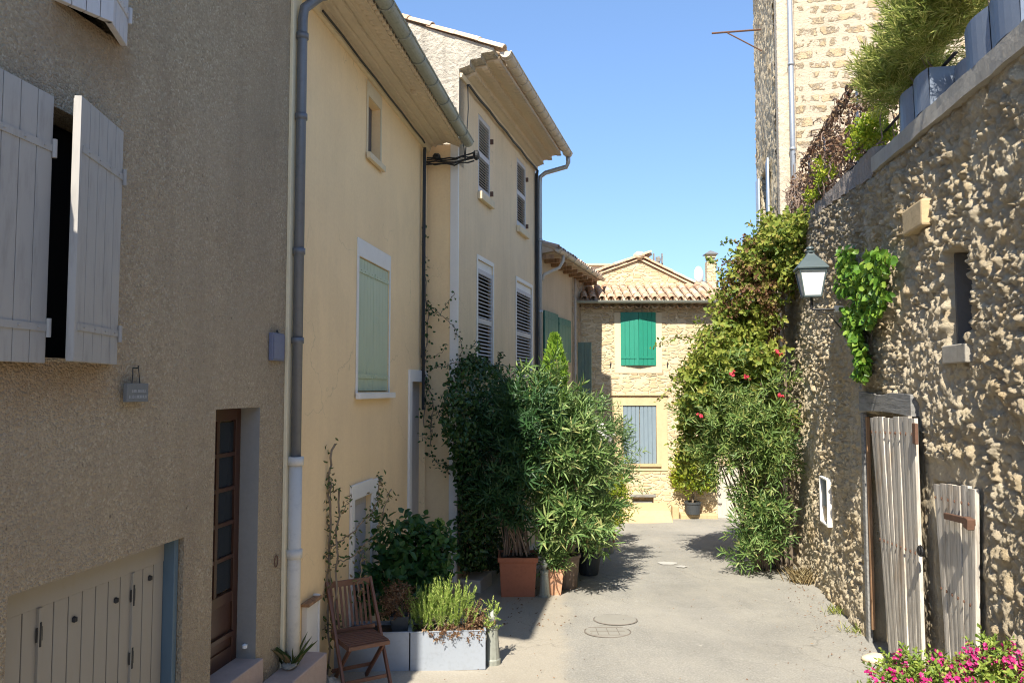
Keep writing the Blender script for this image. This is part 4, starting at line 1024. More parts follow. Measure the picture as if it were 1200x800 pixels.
def mat_rubble(lich=.5):
    m,n,b,_=nt('lichened_rubble'); v=coords(n)
    a=N(n,'ShaderNodeAttribute',attribute_name='mort'); i=N(n,'ShaderNodeAttribute',attribute_name='stone_id')
    cs=ramp(n,i.outputs['Fac'],[(0,(.56,.44,.27)),(.2,(.78,.65,.44)),(.4,(.62,.51,.35)),(.6,(.84,.73,.53)),(.8,(.70,.52,.29)),(1,(.54,.46,.34))])
    cs=mix(n,.4,cs,mix(n,noise(n,v,13,6,.7),(.42,.33,.21),(.92,.81,.60)))
    mc=mix(n,noise(n,v,7,5,.65),(.56,.46,.32),(.80,.69,.50))
    cc=mix(n,a.outputs['Fac'],cs,mc); dmp=ramp(n,noise(n,coords(n,(1,1,.6)),.75,6,.65,.6),[(.50,0),(.66,1)]); cc=mix(n,math_(n,'MULTIPLY',dmp,.16),cc,(.30,.25,.18))
    # warm iron-stained areas and grey lichen, mostly near the top
    w=ramp(n,noise(n,v,1.3,4,.6),[(.5,0),(.68,1)]); cc=mix(n,math_(n,'MULTIPLY',w,.55),cc,(.60,.42,.20),'MIX')
    s=N(n,'ShaderNodeSeparateXYZ'); n.links.new(v,s.inputs[0])
    hz=math_(n,'ADD',math_(n,'MULTIPLY',math_(n,'SUBTRACT',s.outputs[2],3.0),.17),math_(n,'MULTIPLY',math_(n,'SUBTRACT',1.0,math_(n,'MULTIPLY',s.outputs[0],.2)),.16))
    l=ramp(n,math_(n,'ADD',noise(n,v,2.2,7,.72),hz),[(.60,0),(.85,1)]); cc=mix(n,math_(n,'MULTIPLY',l,lich),cc,(.17,.15,.125))
    l2=ramp(n,noise(n,v,17,6,.75),[(.55,0),(.7,1)]); cc=mix(n,math_(n,'MULTIPLY',l2,.22),cc,(.24,.19,.13))
    n.links.new(cc,b.inputs['Base Color']); b.inputs['Roughness'].default_value=.95
    bump(n,b,noise(n,v,60,7,.78),1.0,.035); return m
M['rubble']=mat_rubble(.55); M['rubble_clean']=mat_rubble(.04)
np_mesh('stone_face',V,Q,M['rubble'],rw,attrs={'mort':mort.ravel(),'stone_id':idv.ravel()})
u2=np.linspace(-3.25,-.30,110); z2=np.linspace(3.0,13.0,300); U2,Z2=np.meshgrid(u2,z2,indexing='ij')
h2,m2_,i2,_=wall_h(U2+31,Z2+7); h2=h2*.55+.012
ok=~((U2>sw0+.08)&(U2<sw1-.08)&(Z2>zw0)&(Z2<zw1)); h2=np.where(ok,h2,-.15)
i_=np.arange(U2.size).reshape(U2.shape); Q2=np.stack([i_[:-1,:-1],i_[1:,:-1],i_[1:,1:],i_[:-1,1:]],-1).reshape(-1,4)
np_mesh('rough_face',np.stack([U2,-h2,Z2],-1).reshape(-1,3),Q2,M['rubble_clean'],th,attrs={'mort':m2_.ravel(),'stone_id':i2.ravel()})
q=MB(); q.box(0,11.2,.42,.9,-1.2,4.55); build('wall_core',q,M['rubble'],rw)
# continuing nearer the camera, outside the picture
u3=np.linspace(11.18,20,300); z3=np.linspace(-.5,4.74,180); U3,Z3=np.meshgrid(u3,z3,indexing='ij'); h3,m3,i3,_=wall_h(U3,Z3)
k3=np.arange(U3.size).reshape(U3.shape); Q3=np.stack([k3[:-1,:-1],k3[1:,:-1],k3[1:,1:],k3[:-1,1:]],-1).reshape(-1,4)
np_mesh('near_stone_face',np.stack([U3,-h3,Z3],-1).reshape(-1,3),Q3,M['rubble'],rw,attrs={'mort':m3.ravel(),'stone_id':i3.ravel()})
q=MB(); q.box(11.19,20,.42,.9,-.6,4.6); build('near_wall_core',q,M['rubble'],rw)
# concrete coping near, lichened parapet far
def warped_box(name,u0,u1,y0,y1,zf0,zf1,mat,parent,n=60,amp=.012,seed=0,label=None):
    uu=np.linspace(u0,u1,n); V=[];Fq=[]
    k=0
    ring=[(y0,0),(y0,.5),(y0,1),((y0+y1)/2,1),(y1,1),(y1,0)]
    for u in uu:
        for (y,t) in ring:
            z=zf0(u)*(1-t)+zf1(u)*t
            nn=(fbm(np.array([u*6+y*3]),np.array([z*7.]),4,seed)[0]-.5)*2*amp
            V.append((u,y-nn*(1 if y<y1 else 0),z+nn*.6))
    m=len(ring)
    for i in range(n-1):
        for j in range(m):
            a=i*m+j;b=i*m+(j+1)%m; Fq.append((a,b,b+m,a+m))
    mb=MB(); mb.v=V; mb.f=Fq; mb.f.append(tuple(reversed(range(m)))); mb.f.append(tuple((n-1)*m+j for j in range(m)))
    return build(name,mb,mat,parent,smooth=False)
zc0_=lambda u: float(np.interp(u,[6.3,9.5,12,20],[4.87,4.73,4.66,4.66])); zc1_=lambda u: zc0_(u)+.155
warped_box('coping',6.38,20,-.062,.55,zc0_,zc1_,M['concrete'],rw,120,.010,3)
warped_box('parapet',-.0,6.37,-.035,.35,lambda u: float(np.interp(u,[0,2.4,6.4],[5.22,5.16,4.85])),lambda u: float(np.interp(u,[0,2.4,6.4],[5.36,5.27,5.15])),M['darkcop'],rw,200,.03,8)
# protruding ochre block, slot sill, timber lintel
a,b=sorted((WR.u(1056,255,-.1),WR.u(1082,255,-.1))); z0=WR.z(1068,271,-.1); z1=WR.z(1068,240,-.1)
q=MB(); q.box(a+.02,b-.05,-.10,.15,z0,z1); build('corbel_stone',q,M['limestone'],rw,bevel=.02)
q=MB(); q.box(slot[0]-.02,slot[1]+.03,-.055,.3,slot[2]-.15,slot[2]-.005); build('slot_sill',q,M['concrete'],rw,bevel=.01)
q=MB(); q.box(slot[0]-.012,slot[0]+.016,.055,.36,slot[2]+.0,slot[3]+.0); build('slot_jamb_shade',q,M['slot_shade'],rw)  # dark strip painted as shade on the jamb beyond the sunlit edge
q=MB(); q.box(slot[0]-.01,slot[1]+.01,.30,.34,slot[2]+.0,slot[3]+.02); build('slot_back_shade',q,M['darkwood'],rw)  # dark sheet added so the slot's shaded inside looks dark
q=MB(); a,b=sorted((WR.u(1016,470),WR.u(1079,470))); zl0=d1[3]+.0; zl1=WR.z(1047,459)
pts=[]
n=14
for i in range(n+1):
    t=i/n; q.v.append((a+(b-a)*t,-.085,zl1-.03*abs(math.sin(t*5))+.015*math.sin(t*9)))
for i in range(n+1):
    t=i/n; q.v.append((a+(b-a)*t,-.085,zl0+.02+.02*math.sin(t*3.1)))
for i in range(2*(n+1)): x,y,z=q.v[i]; q.v.append((x,.16,z))
N1=n+1
for i in range(n):
    q.f.append((i,i+1,N1+i+1,N1+i)); o_=2*N1
    q.f.append((o_+i+1,o_+i,o_+N1+i,o_+N1+i+1)); q.f.append((i+1,i,o_+i,o_+i+1)); q.f.append((N1+i,N1+i+1,o_+N1+i+1,o_+N1+i))
q.f.append((0,N1,3*N1,2*N1)); q.f.append((n,2*N1+n,3*N1+n,N1+n))
build('timber_lintel',q,M['greywood'],rw,bevel=.004)
# frame post and doors
def slant_planks(top,bot,yt,yb,n,th,gap,seed,bulge=.01):
    """top=(ua,ub,za,zb) bottom=(ua,ub,za,zb)"""
    mb=MB(); rd=random.Random(seed); rows=10
    for i in range(n):
        t0,t1=i/n,(i+1)/n; jz=rd.uniform(-.015,.02); jb=rd.uniform(-.03,.02); jy=rd.uniform(-.006,.006); s=len(mb.v)
        for r in range(rows+1):
            k=r/rows
            uA=bot[0]*(1-k)+top[0]*k; uB=bot[1]*(1-k)+top[1]*k
            zA=(bot[2]+jb)*(1-k)+(top[2]+jz)*k; zB=(bot[3]+jb)*(1-k)+(top[3]+jz)*k
            y=yb*(1-k)+yt*k+jy+bulge*math.sin(k*3+i)
            w=rd.uniform(-.0025,.0025)
            u0=uA+(uB-uA)*t0+gap/2+w; u1=uA+(uB-uA)*t1-gap/2+w
            z0=zA+(zB-zA)*t0; z1=zA+(zB-zA)*t1
            cr=.004
            mb.v+=[(u0,y,z0),((u0+u1)/2,y-cr,(z0+z1)/2),(u1,y,z1),(u1,y+th,z1),(u0,y+th,z0)]
        for r in range(rows):
            for j in range(5):
                a=s+r*5+j; b=s+r*5+(j+1)%5; mb.f.append((a,b,b+5,a+5))
        mb.f.append(tuple(s+j for j in reversed(range(5)))); mb.f.append(tuple(s+rows*5+j for j in range(5)))
    return mb
# in this frame x grows toward the camera: photo left = smaller u
o1=-.10
T1=(WR.u(1019,487,o1),WR.u(1073,488,o1),WR.z(1019,488,o1),WR.z(1073,488,o1)); 
B1=(WR.u(1042,760,-.14),WR.u(1081,750,-.14),WR.z(1042,764,-.14),WR.z(1081,790,-.14))
q=slant_planks(T1,B1,o1,-.15,9,.03,.009,1,.006); dd=build('plank_door',q,M['oldwood'],rw)
q=MB()
for zz,kk in ((.93,.03),(.46,.02)):
    for i in range(9):
        k=zz; t=(i+.5)/9; u=(B1[0]*(1-k)+T1[0]*k)*(1-t)+(B1[1]*(1-k)+T1[1]*k)*t; z=(B1[2]*(1-k)+T1[2]*k)*(1-t)+(B1[3]*(1-k)+T1[3]*k)*t
        q.blob((u,-.145*(1-k)+o1*k-.012,z),(.011,.008,.016),i,6,4)
build('nails',q,M['rust'],dd)
q=MB(); hu,hz=WR.hit(1073,508,o1-.03); q.box(hu-.05,hu+.035,o1-.045,o1-.018,hz-.09,hz+.09); build('hinge',q,M['rust'],dd,bevel=.006)
q=MB(); hu,hz=WR.hit(1078,645,-.17); q.tube([(hu+.03+.03*math.cos(t),-.17,hz+.035*math.sin(t)) for t in [i*math.pi/6 for i in range(13)]],.009,6,cap=False); q.blob((hu,-.165,hz),(.035,.03,.045),2); build('latch_ring',q,M['iron'],dd)
q=MB(); uL=WR.u(1014,600,-.03); uR=uL+.11
q.box(uL,uR,-.055,-.005,-.5,d1[3]+.0); f_o=build('frame_post',q,M['greywood'],rw,bevel=.006)
q=slant_planks((uR+.005,uR+.10,T1[2]-.02,T1[2]-.02),(uR+.005,uR+.12,.0,.0),-.035,-.035,2,.03,.004,5,.0); build('inner_board',q,M['brownwood'],rw)
o2=-.06
T2=(WR.u(1094,566,o2),WR.u(1142,573,o2),WR.z(1094,566,o2),WR.z(1142,573,o2)); B2=(WR.u(1112,800,-.08),WR.u(1145,860,-.08),.0,.0)
q=slant_planks(T2,B2,o2,-.08,6,.03,.007,3,.004); d_=build('small_plank_door',q,M['oldwood'],rw)
q=MB()
for k in (.94,.55):
    for i in range(6):
        t=(i+.5)/6; u=(B2[0]*(1-k)+T2[0]*k)*(1-t)+(B2[1]*(1-k)+T2[1]*k)*t; z=(B2[2]*(1-k)+T2[2]*k)*(1-t)+(B2[3]*(1-k)+T2[3]*k)*t
        q.blob((u,o2-.016-(1-k)*.02,z),(.009,.007,.014),i,6,4)
build('nails',q,M['rust'],d_)
q=MB(); a,za=WR.hit(1108,604,-.1); b,zb_=WR.hit(1141,612,-.1); q.bar((a,-.10,za),(b,-.10,zb_),.03,.05); q.bar((b-.03,-.135,zb_),(b+.05,-.135,zb_-.01),.05,.08); build('latch_bar',q,M['rust'],d_,bevel=.006)
# white framed cupboard
q=MB(); a,b=sorted((WR.u(962,580,-.05),WR.u(971,590,-.05))); z0,z1=WR.z(967,614,-.05),WR.z(967,560,-.05); w=.035
w=.022; q.box(a,b,-.07,.05,z1-w,z1); q.box(a,b,-.07,.05,z0,z0+w); q.box(a,a+w,-.07,.05,z0+w,z1-w); q.box(b-w,b,-.07,.05,z0+w,z1-w); f_=build('cupboard_frame',q,M['white'],rw,bevel=.003)
q=MB(); q.box(a+w,b-w,-.045,.05,z0+w+(z1-z0)*.35,z1-w); build('cupboard_door',q,M['bluebox'],f_)
# stone at the foot of the door
c=ground_hit(1030,776); q=MB(); q.blob((c.x,c.y+.05,c.z+.02),(.15,.10,.055),7,16,8,.1); o=build('door_stone',q,M['surround'],loc=tuple(c),smooth=True); tag(o,'flat pale stone lying at the foot of the tall plank door','stone')

# terrace surface behind the wall
tr=root('terrace','raised terrace floor held up behind the rubble wall','terrace',WR)
q=MB(); q.box(0,18,.55,7,4.2,4.75); build('terrace_floor',q,M['step'],tr)

# ================================================================== plants
def unit(a): return a/np.maximum(np.linalg.norm(a,axis=-1,keepdims=True),1e-9)
def leaf_mesh(name,pos,ax,nr,L,W,mat,parent,fold=.12,droop=.1,blunt=.35,label=None,kind=None):
    n=len(pos); ax=unit(ax); sd=unit(np.cross(ax,nr)); nr=unit(np.cross(sd,ax)); L=np.broadcast_to(L,(n,))[:,None]; W=np.broadcast_to(W,(n,))[:,None]
    v=np.empty((n,6,3))
    v[:,0]=pos; v[:,1]=pos+ax*L*blunt+sd*W*.5+nr*W*fold*2; v[:,2]=pos+ax*L*.72+sd*W*.36+nr*(W*fold*1.6-L*droop*.5)
    v[:,3]=pos+ax*L-nr*L*droop; v[:,4]=pos+ax*L*.72-sd*W*.36+nr*(W*fold*1.6-L*droop*.5); v[:,5]=pos+ax*L*blunt-sd*W*.5+nr*W*fold*2
    b=np.arange(n)[:,None]*6
    Fq=np.concatenate([b+np.array([[0,1,2,3]]),b+np.array([[0,3,4,5]])],0)
    o=np_mesh(name,v.reshape(-1,3),Fq,mat,parent,world=True)
    if label:o['label']=label
    if kind:o['kind']=kind
    return o
def E(px,py,Y,wpx,hpx,d=None):
    c=P(px,py,Y); return (np.array(c),np.array([wpx/F_PX*Y,d if d else wpx/F_PX*Y,hpx/F_PX*Y]))
def sample(ells,n,shell=.45,keep=None):
    w=np.array([e[1].prod()**(2/3) for e in ells]); w/=w.sum(); k=RNG.choice(len(ells),n,p=w)
    c=np.array([e[0] for e in ells])[k]; r=np.array([e[1] for e in ells])[k]
    d=unit(RNG.normal(size=(n,3))); rr=RNG.random(n)**shell
    rr=rr*(.82+.36*RNG.random(n))
    p=c+d*r*rr[:,None]; out=unit(d/r)
    if keep is not None:
        m=keep(p); p,out=p[m],out[m]
    return p,out
def twig_leaves(p,out,nl,tl,spread=.9,up=.5,rnd=.5):
    """whorls of leaves along a short twig growing outwards from each point"""
    n=len(p); t=unit(out*.7+np.array([0,0,up])+RNG.normal(size=(n,3))*rnd)
    s=np.linspace(0,1,nl)[None,:]+RNG.random((n,nl))*.1
    pos=p[:,None]+t[:,None]*s[...,None]*tl
    ph=RNG.random((n,1))*6.28+np.arange(nl)[None,:]*2.4
    a=unit(np.cross(t,np.array([.3,.1,1.]))); b=np.cross(t,a)
    rad=a[:,None]*np.cos(ph)[...,None]+b[:,None]*np.sin(ph)[...,None]
    k=(spread*(1-.45*s))[...,None]
    ax=unit(t[:,None]*(1-k*.6)+rad*k+RNG.normal(size=(n,nl,3))*.12)
    nr=unit(t[:,None]*1.0-rad*.3+RNG.normal(size=(n,nl,3))*.3)
    return pos.reshape(-1,3),ax.reshape(-1,3),nr.reshape(-1,3)
def stems(name,base,ells,n,r,mat,parent,seed=0,spread=.12,up=.5):
    rd=random.Random(seed); mb=MB()
    for i in range(n):
        c,rr=ells[rd.randrange(len(ells))]
        b=Vector(base)+Vector((rd.uniform(-spread,spread),rd.uniform(-spread,spread),0))
        e=Vector(c)+Vector((rd.uniform(-.6,.6)*rr[0],rd.uniform(-.6,.6)*rr[1],rd.uniform(-.5,.5)*rr[2]))
        m=b.lerp(e,.5)+Vector((rd.uniform(-.06,.06),rd.uniform(-.06,.06),.05)); m.x=m.x*(1-up*.3)+b.x*up*.3
        q1=b.lerp(m,.5)+Vector((rd.uniform(-.03,.03),rd.uniform(-.03,.03),0)); q2=m.lerp(e,.5)+Vector((rd.uniform(-.05,.05),)*3)
        k=r*rd.uniform(.6,1.2); mb.tube([b,q1,m,q2,e],[k,k*.85,k*.7,k*.5,k*.25],6)
    return build(name,mb,mat,parent,world=True)
LM={}
LM['oleander']=leafmat('oleander_leaf',[(0,(.05,.11,.03)),(.4,(.12,.21,.055)),(.8,(.23,.33,.10)),(.95,(.38,.44,.17)),(1,(.42,.36,.14))],.28,.5,.4)
LM['oleander_blue']=leafmat('oleander_leaf_blueish',[(0,(.09,.17,.06)),(.6,(.18,.29,.10)),(1,(.32,.40,.16))],.28,.45,.5)
LM['olive_red']=leafmat('oleander_leaf_dry',[(0,(.09,.16,.04)),(.6,(.19,.29,.075)),(1,(.36,.38,.11))],.28,.45,.5)
LM['darkole']=leafmat('oleander_leaf_deep',[(0,(.02,.06,.018)),(1,(.05,.12,.035))],.2,.45,.4)
LM['ivy']=leafmat('ivy_leaf_deep',[(0,(.018,.05,.014)),(.7,(.035,.085,.02)),(1,(.07,.13,.03))],.15,.4,.4)
LM['creeper']=leafmat('creeper_leaf',[(0,(.08,.14,.025)),(.35,(.18,.26,.045)),(.75,(.34,.39,.07)),(1,(.44,.34,.10))],.4,.5,.3,patch=(.34,.37,.07))
LM['creeper_red']=leafmat('creeper_leaf_autumn',[(0,(.16,.07,.05)),(.5,(.22,.13,.06)),(1,(.30,.24,.09))],.3,.6,.3)
LM['bright']=leafmat('wall_ivy_leaf',[(0,(.07,.16,.02)),(.5,(.14,.29,.03)),(1,(.30,.42,.06))],.35,.45,.4)
LM['lime']=leafmat('lime_leaf',[(0,(.16,.24,.02)),(.5,(.30,.38,.03)),(1,(.50,.50,.06))],.4,.5,.3)
LM['thuja']=leafmat('thuja_leaf',[(0,(.13,.26,.03)),(1,(.33,.48,.06))],.3,.6,.2)
LM['lavender']=leafmat('rosemary_leaf',[(0,(.17,.27,.05)),(.6,(.34,.46,.10)),(1,(.55,.60,.20))],.35,.6,.2)
LM['grassy']=leafmat('terrace_grass',[(0,(.17,.22,.05)),(.5,(.34,.40,.09)),(1,(.60,.56,.20))],.35,.6,.2)
LM['dry']=leafmat('dry_leaf',[(0,(.12,.06,.035)),(.6,(.24,.14,.08)),(1,(.36,.25,.15))],.25,.8,.1)
LM['twine']=leafmat('dry_vine_leaf',[(0,(.09,.05,.035)),(.5,(.19,.11,.07)),(1,(.32,.23,.14))],.15,.8,.1)
LM['sapling']=leafmat('sapling_leaf',[(0,(.05,.09,.025)),(.7,(.12,.15,.05)),(1,(.26,.17,.09))],.25,.5,.3)
LM['big']=leafmat('hydrangea_leaf',[(0,(.02,.07,.018)),(1,(.06,.14,.03))],.25,.45,.4)
LM['red']=leafmat('red_petal',[(0,(.48,.02,.05)),(1,(.70,.10,.14))],.3,.6,.2)
LM['white']=leafmat('white_petal',[(0,(.75,.72,.68)),(1,(.85,.84,.8))],.3,.6,.2)
LM['pink']=leafmat('pink_petal',[(0,(.36,.01,.11)),(.6,(.58,.03,.22)),(1,(.72,.16,.36))],.35,.6,.2)
LM['pinkleaf']=leafmat('valerian_leaf',[(0,(.12,.20,.035)),(.6,(.26,.36,.06)),(1,(.42,.46,.11))],.35,.5,.3)

# --- right: creeper mass over the wall end
base=ground_hit(905,668); base=Vector((base.x+.15,base.y+.3,gz(base.y+.3)))
cr=thing('creeper','huge yellow-green creeper spilling over the far end of the rubble wall','climbing plant',tuple(base))
ce=[E(924,288,12.6,28,32,.4),E(900,306,13.2,28,34,.6),E(880,350,13.4,34,42,.7),E(850,408,13.4,32,46,.7),E(832,448,13.6,28,40,.6),E(868,425,13.6,44,50,.7),E(820,480,13.8,22,32,.5),
    E(938,320,12.3,20,50,.22),E(930,390,12.5,14,70,.20),E(905,345,13.3,28,40,.5),E(812,525,13.9,14,36,.4),E(818,455,12.9,16,40,.3),E(838,420,12.8,22,26,.3),E(890,420,12.5,16,30,.2),E(950,268,11.9,20,14,.22),E(832,392,13.4,12,14,.3),E(880,305,13.2,14,16,.3),E(925,440,12.6,12,60,.2),E(908,270,12.9,20,13,.3)]
def notgap(p):                                # the deep hollow beside the trunk
    d=np.sqrt(((p[:,0]-P(913,405,13.3).x)/.20)**2+((p[:,2]-P(913,405,13.3).z)/1.05)**2); return (d>1)|(p[:,1]>13.8)
p,o_=sample(ce,3900,.42,notgap)
# uneven outline
q_=fbm(p[:,0]*2.3+p[:,1],p[:,2]*2.3,3,5); m=q_>.40; p,o_=p[m],o_[m]
pos,ax,nr=twig_leaves(p,o_,7,.20,1.1,.1,.7); nr=unit(nr+o_.repeat(7,0)*.8)
leaf_mesh('foliage',pos,ax,nr,RNG.uniform(.065,.105,len(pos)),RNG.uniform(.05,.075,len(pos)),LM['creeper'],cr,.1,.1)
p,o_=sample([E(880,305,13.3,20,22,.4),E(868,345,13.2,20,30,.4),E(892,335,12.9,22,30,.4),E(900,375,13.0,14,50,.2),E(838,410,13.2,18,20,.3)],520,.35)
pos,ax,nr=twig_leaves(p,o_,6,.18,1.1,0,.8); leaf_mesh('autumn_foliage',pos,ax,nr,RNG.uniform(.045,.07,len(pos)),.045,LM['creeper_red'],cr,.1,.2)
stems('vine_stems',base,[ce[i] for i in (1,2,3,5,9,13)],26,.035,M['bark'],cr,2,.25)
# long trailing shoots toward the stone house
q=MB(); 
for (x0,y0,x1,y1) in ((815,395,765,408),(815,440,770,470),(812,455,785,440),(845,320,828,305),(870,290,845,285),(820,500,798,520)):
    a=P(x0,y0,13.6); b=P(x1,y1,13.9); m=(a+b)/2+Vector((0,0,.10)); q.tube([a,m,b],[.008,.006,.003],5)
    pts=[a.lerp(m,i/6) for i in range(6)]+[m.lerp(b,i/6) for i in range(7)]
    pp=np.array([tuple(x) for x in pts for _ in range(3)])+RNG.normal(size=(39,3))*.03
    leaf_mesh('shoot_leaves',pp,RNG.normal(size=(39,3)),RNG.normal(size=(39,3)),.065,.045,LM['creeper'],cr)
build('trailing_shoots',q,M['bark'],cr,world=True)

# --- right oleander with red flowers
base=ground_hit(892,668)
ro=thing('oleander','tall red-flowering oleander growing against the rubble wall under the creeper','shrub',tuple(base))
oe=[E(872,472,12.9,48,42,.7),E(838,500,12.9,36,42,.7),E(880,510,12.7,42,40,.7),E(905,455,12.6,18,40,.35),E(860,440,12.9,26,22,.5),E(852,542,12.9,26,20,.5),E(905,530,12.4,20,34,.35),E(888,578,12.6,20,28,.35)]
p,o_=sample(oe,1250,.5); m=fbm(p[:,0]*3,p[:,2]*3,3,9)>.42; p,o_=p[m],o_[m]
pos,ax,nr=twig_leaves(p,o_,12,.26,.95,.35,.5)
leaf_mesh('foliage',pos,ax,nr,RNG.uniform(.11,.17,len(pos)),RNG.uniform(.018,.026,len(pos)),LM['olive_red'],ro,.08,.12)
p,o_=sample([E(900,634,12.5,22,20,.3),E(880,612,12.6,18,22,.3),E(872,650,12.7,16,10,.25),E(905,600,12.4,14,14,.2)],130,.5)
pos,ax,nr=twig_leaves(p,o_,12,.22,.9,.5,.5); leaf_mesh('lower_shoots',pos,ax,nr,RNG.uniform(.12,.17,len(pos)),.024,LM['oleander'],ro,.08,.1)
stems('stems',base,oe,20,.028,M['bark'],ro,5,.10)
stems('bare_stems',base,[E(890,590,12.6,20,30,.2),E(905,560,12.5,16,40,.2)],12,.014,M['drybark'],ro,6,.18)
def flowers(name,pts,mat,parent,n=14,size=.035,spread=.06):
    c=np.repeat(np.array([tuple(x) for x in pts]),n,0)+RNG.normal(size=(len(pts)*n,3))*spread
    c5=np.repeat(c,5,0); k=len(c)
    ph=np.tile(np.arange(5)*1.2566,k); fn=unit(np.repeat(RNG.normal(size=(k,3))*.5+np.array([0,-.7,.5]),5,0))
    a=unit(np.cross(fn,np.array([.2,.3,1.]))); b=np.cross(fn,a); ax=a*np.cos(ph)[:,None]+b*np.sin(ph)[:,None]+fn*.25
    return leaf_mesh(name,c5,ax,fn,size,size*.8,mat,parent,.05,.0,.55)
fp=[P(px+RNG.normal()*3,py+RNG.normal()*2,Y-.15) for px,py,Y in ((905,412,12.5),(912,416,12.4),(862,438,12.3),(872,442,12.3),(916,461,12.2),(820,486,12.5))]
for f_ in fp: flowers('flower_cluster',[f_],LM['red'],ro,7,.028,.022)

# --- wall ivy clump near the lamp
c=WR.W(WR.u(1008,365),0,WR.z(1008,440))
wi=thing('wall_ivy','bright green ivy clump hanging on the rubble wall right of the lamp','climbing plant',tuple(c))
n=2300; yy=RNG.random(n); pyv=292+150*yy; wdt=30*np.sin(np.clip(yy*1.15+.25,0,1)*3.14)**.6*(1-.35*yy)+4
wob=10*np.sin(yy*7)+6*np.sin(yy*17); pxv=1009+wob*.5+RNG.uniform(-1,1,n)*wdt
mm=fbm(pxv/16.,pyv/16.,2,77)>.36; pxv,pyv=pxv[mm],pyv[mm]; n=len(pxv)
pp=[]
for a,b in zip(pxv,pyv):
    off=-.07-RNG.random()*.16; u,z=WR.hit(a,b,off); pp.append(WR.W(u,off,z))
pp=np.array([tuple(x) for x in pp]); wn=-np.array(WR.n)
ax=RNG.normal(size=(n,3))*.6+np.array([0,0,-.7]); nr=wn[None]*1.0+RNG.normal(size=(n,3))*.45+np.array([0,-.3,.4])
leaf_mesh('foliage',pp,ax,nr,RNG.uniform(.06,.10,n),RNG.uniform(.055,.085,n),LM['bright'],wi,.08,.12,.3)
q=MB(); 
for k in range(5):
    pts=[]
    for i in range(8):
        u,z=WR.hit(1005+k*3+8*math.sin(i+k),300+i*19,-.07); pts.append(WR.W(u,-.07,z))
    q.tube(pts,.006,5)
build('stems',q,M['bark'],wi,world=True)

# --- left: dark ivy column on the cream house
c=B.W(.9,-.1,B.g(.9))
iv=thing('ivy','dense dark ivy covering the lower wall of the cream house','climbing plant',tuple(c))
pp=[];n=6500; yy=RNG.random(n)**.9; py_=418+248*yy
xl=np.interp(py_,[415,440,470,500,540,580,670],[548,530,520,518,533,538,540]); xr=np.interp(py_,[415,430,450,480,670],[556,585,600,606,612])
tt=RNG.random(n); px_=xl+(xr-xl)*tt+RNG.normal(size=n)*3; bulge=np.sin(tt*3.0+.1)*.42*np.clip((py_-405)/60,.2,1)
for a,b,k in zip(px_,py_,bulge):
    off=-.03-k*(.55+.45*RNG.random()); u,z=B.hit(a,b,off); pp.append(tuple(B.W(u,off,z)))
pp=np.array(pp); bn=-np.array(B.n)
ax=RNG.normal(size=(n,3))*.6+np.array([0,0,-.5]); nr=bn[None]+RNG.normal(size=(n,3))*.5+np.array([0,-.5,.4])
leaf_mesh('foliage',pp,ax,nr,RNG.uniform(.05,.09,n),RNG.uniform(.04,.065,n),LM['ivy'],iv,.1,.1,.35)
q=MB(); rd=random.Random(2)
for k in range(8):
    u0=.1+k*.2; q.tube([B.W(u0+rd.uniform(-.1,.1)*i,-.05-.02*i%2,B.g(u0)+i*.5) for i in range(6)],[.02-.002*i for i in range(6)],6)
build('stems',q,M['bark'],iv,world=True)
# thin vines climbing the cable in the corner
c=A.W(UA-.1,-.05,A.g(UA)+1.2)
tv=thing('thin_vine','sparse leafy vine twining up the black cable in the corner of the yellow house','climbing plant',tuple(c))
q=MB(); lp=[]; rd=random.Random(12)
def vine(pts,r=.006,leafn=3,Y=None):
    W_=[P(a,b,y) for a,b,y in pts]; 
    if len(W_)<3: W_.insert(1,(W_[0]+W_[1])/2)
    dense=[]
    for i in range(len(W_)-1):
        for k in range(6): dense.append(W_[i].lerp(W_[i+1],k/6)+Vector((rd.uniform(-.02,.02),rd.uniform(-.02,.02),rd.uniform(-.02,.02))))
    q.tube(dense,r,5)
    for d in dense:
        for _ in range(leafn):
            if rd.random()<.8: lp.append(tuple(d+Vector((rd.gauss(0,.035),rd.gauss(0,.035),rd.gauss(0,.035)))))
YV=11.2
vine([(497,500,YV),(500,450,YV),(495,400,YV),(500,340,YV),(496,280,YV),(497,255,YV)],.008,5)
vine([(503,520,YV),(508,470,YV),(497,430,YV),(503,370,YV),(497,345,YV)],.008,6)
vine([(500,355,YV),(515,368,YV),(528,352,YV),(533,342,YV)],.005,1)
vine([(502,362,YV),(520,372,YV),(535,385,11.3),(541,405,11.3)],.005,2)
vine([(501,420,YV),(515,415,YV),(526,400,YV)],.004,1)
vine([(503,430,YV),(520,430,YV),(540,422,11.2)],.006,4)
vine([(502,470,YV),(515,488,YV),(522,470,YV),(538,440,11.2)],.005,4)
vine([(503,485,YV),(508,505,YV),(500,514,YV),(488,508,YV)],.004,1)
vine([(500,530,YV),(512,541,YV),(526,545,YV),(540,548,11.2)],.005,3)
vine([(520,545,YV),(528,556,YV)],.004,2)
vine([(541,405,11.3),(536,440,11.2),(548,470,11.2)],.006,7)
vine([(556,420,11.6),(560,405,11.7),(548,410,11.5)],.005,4)
vine([(580,440,13),(587,420,13.2),(583,410,13.2)],.006,5)
build('stems',q,M['bark'],tv,world=True)
lp=np.array(lp); n=len(lp); leaf_mesh('foliage',lp,RNG.normal(size=(n,3)),RNG.normal(size=(n,3))+np.array([.5,-.8,.3]),RNG.uniform(.035,.06,n),.035,LM['ivy'],tv)

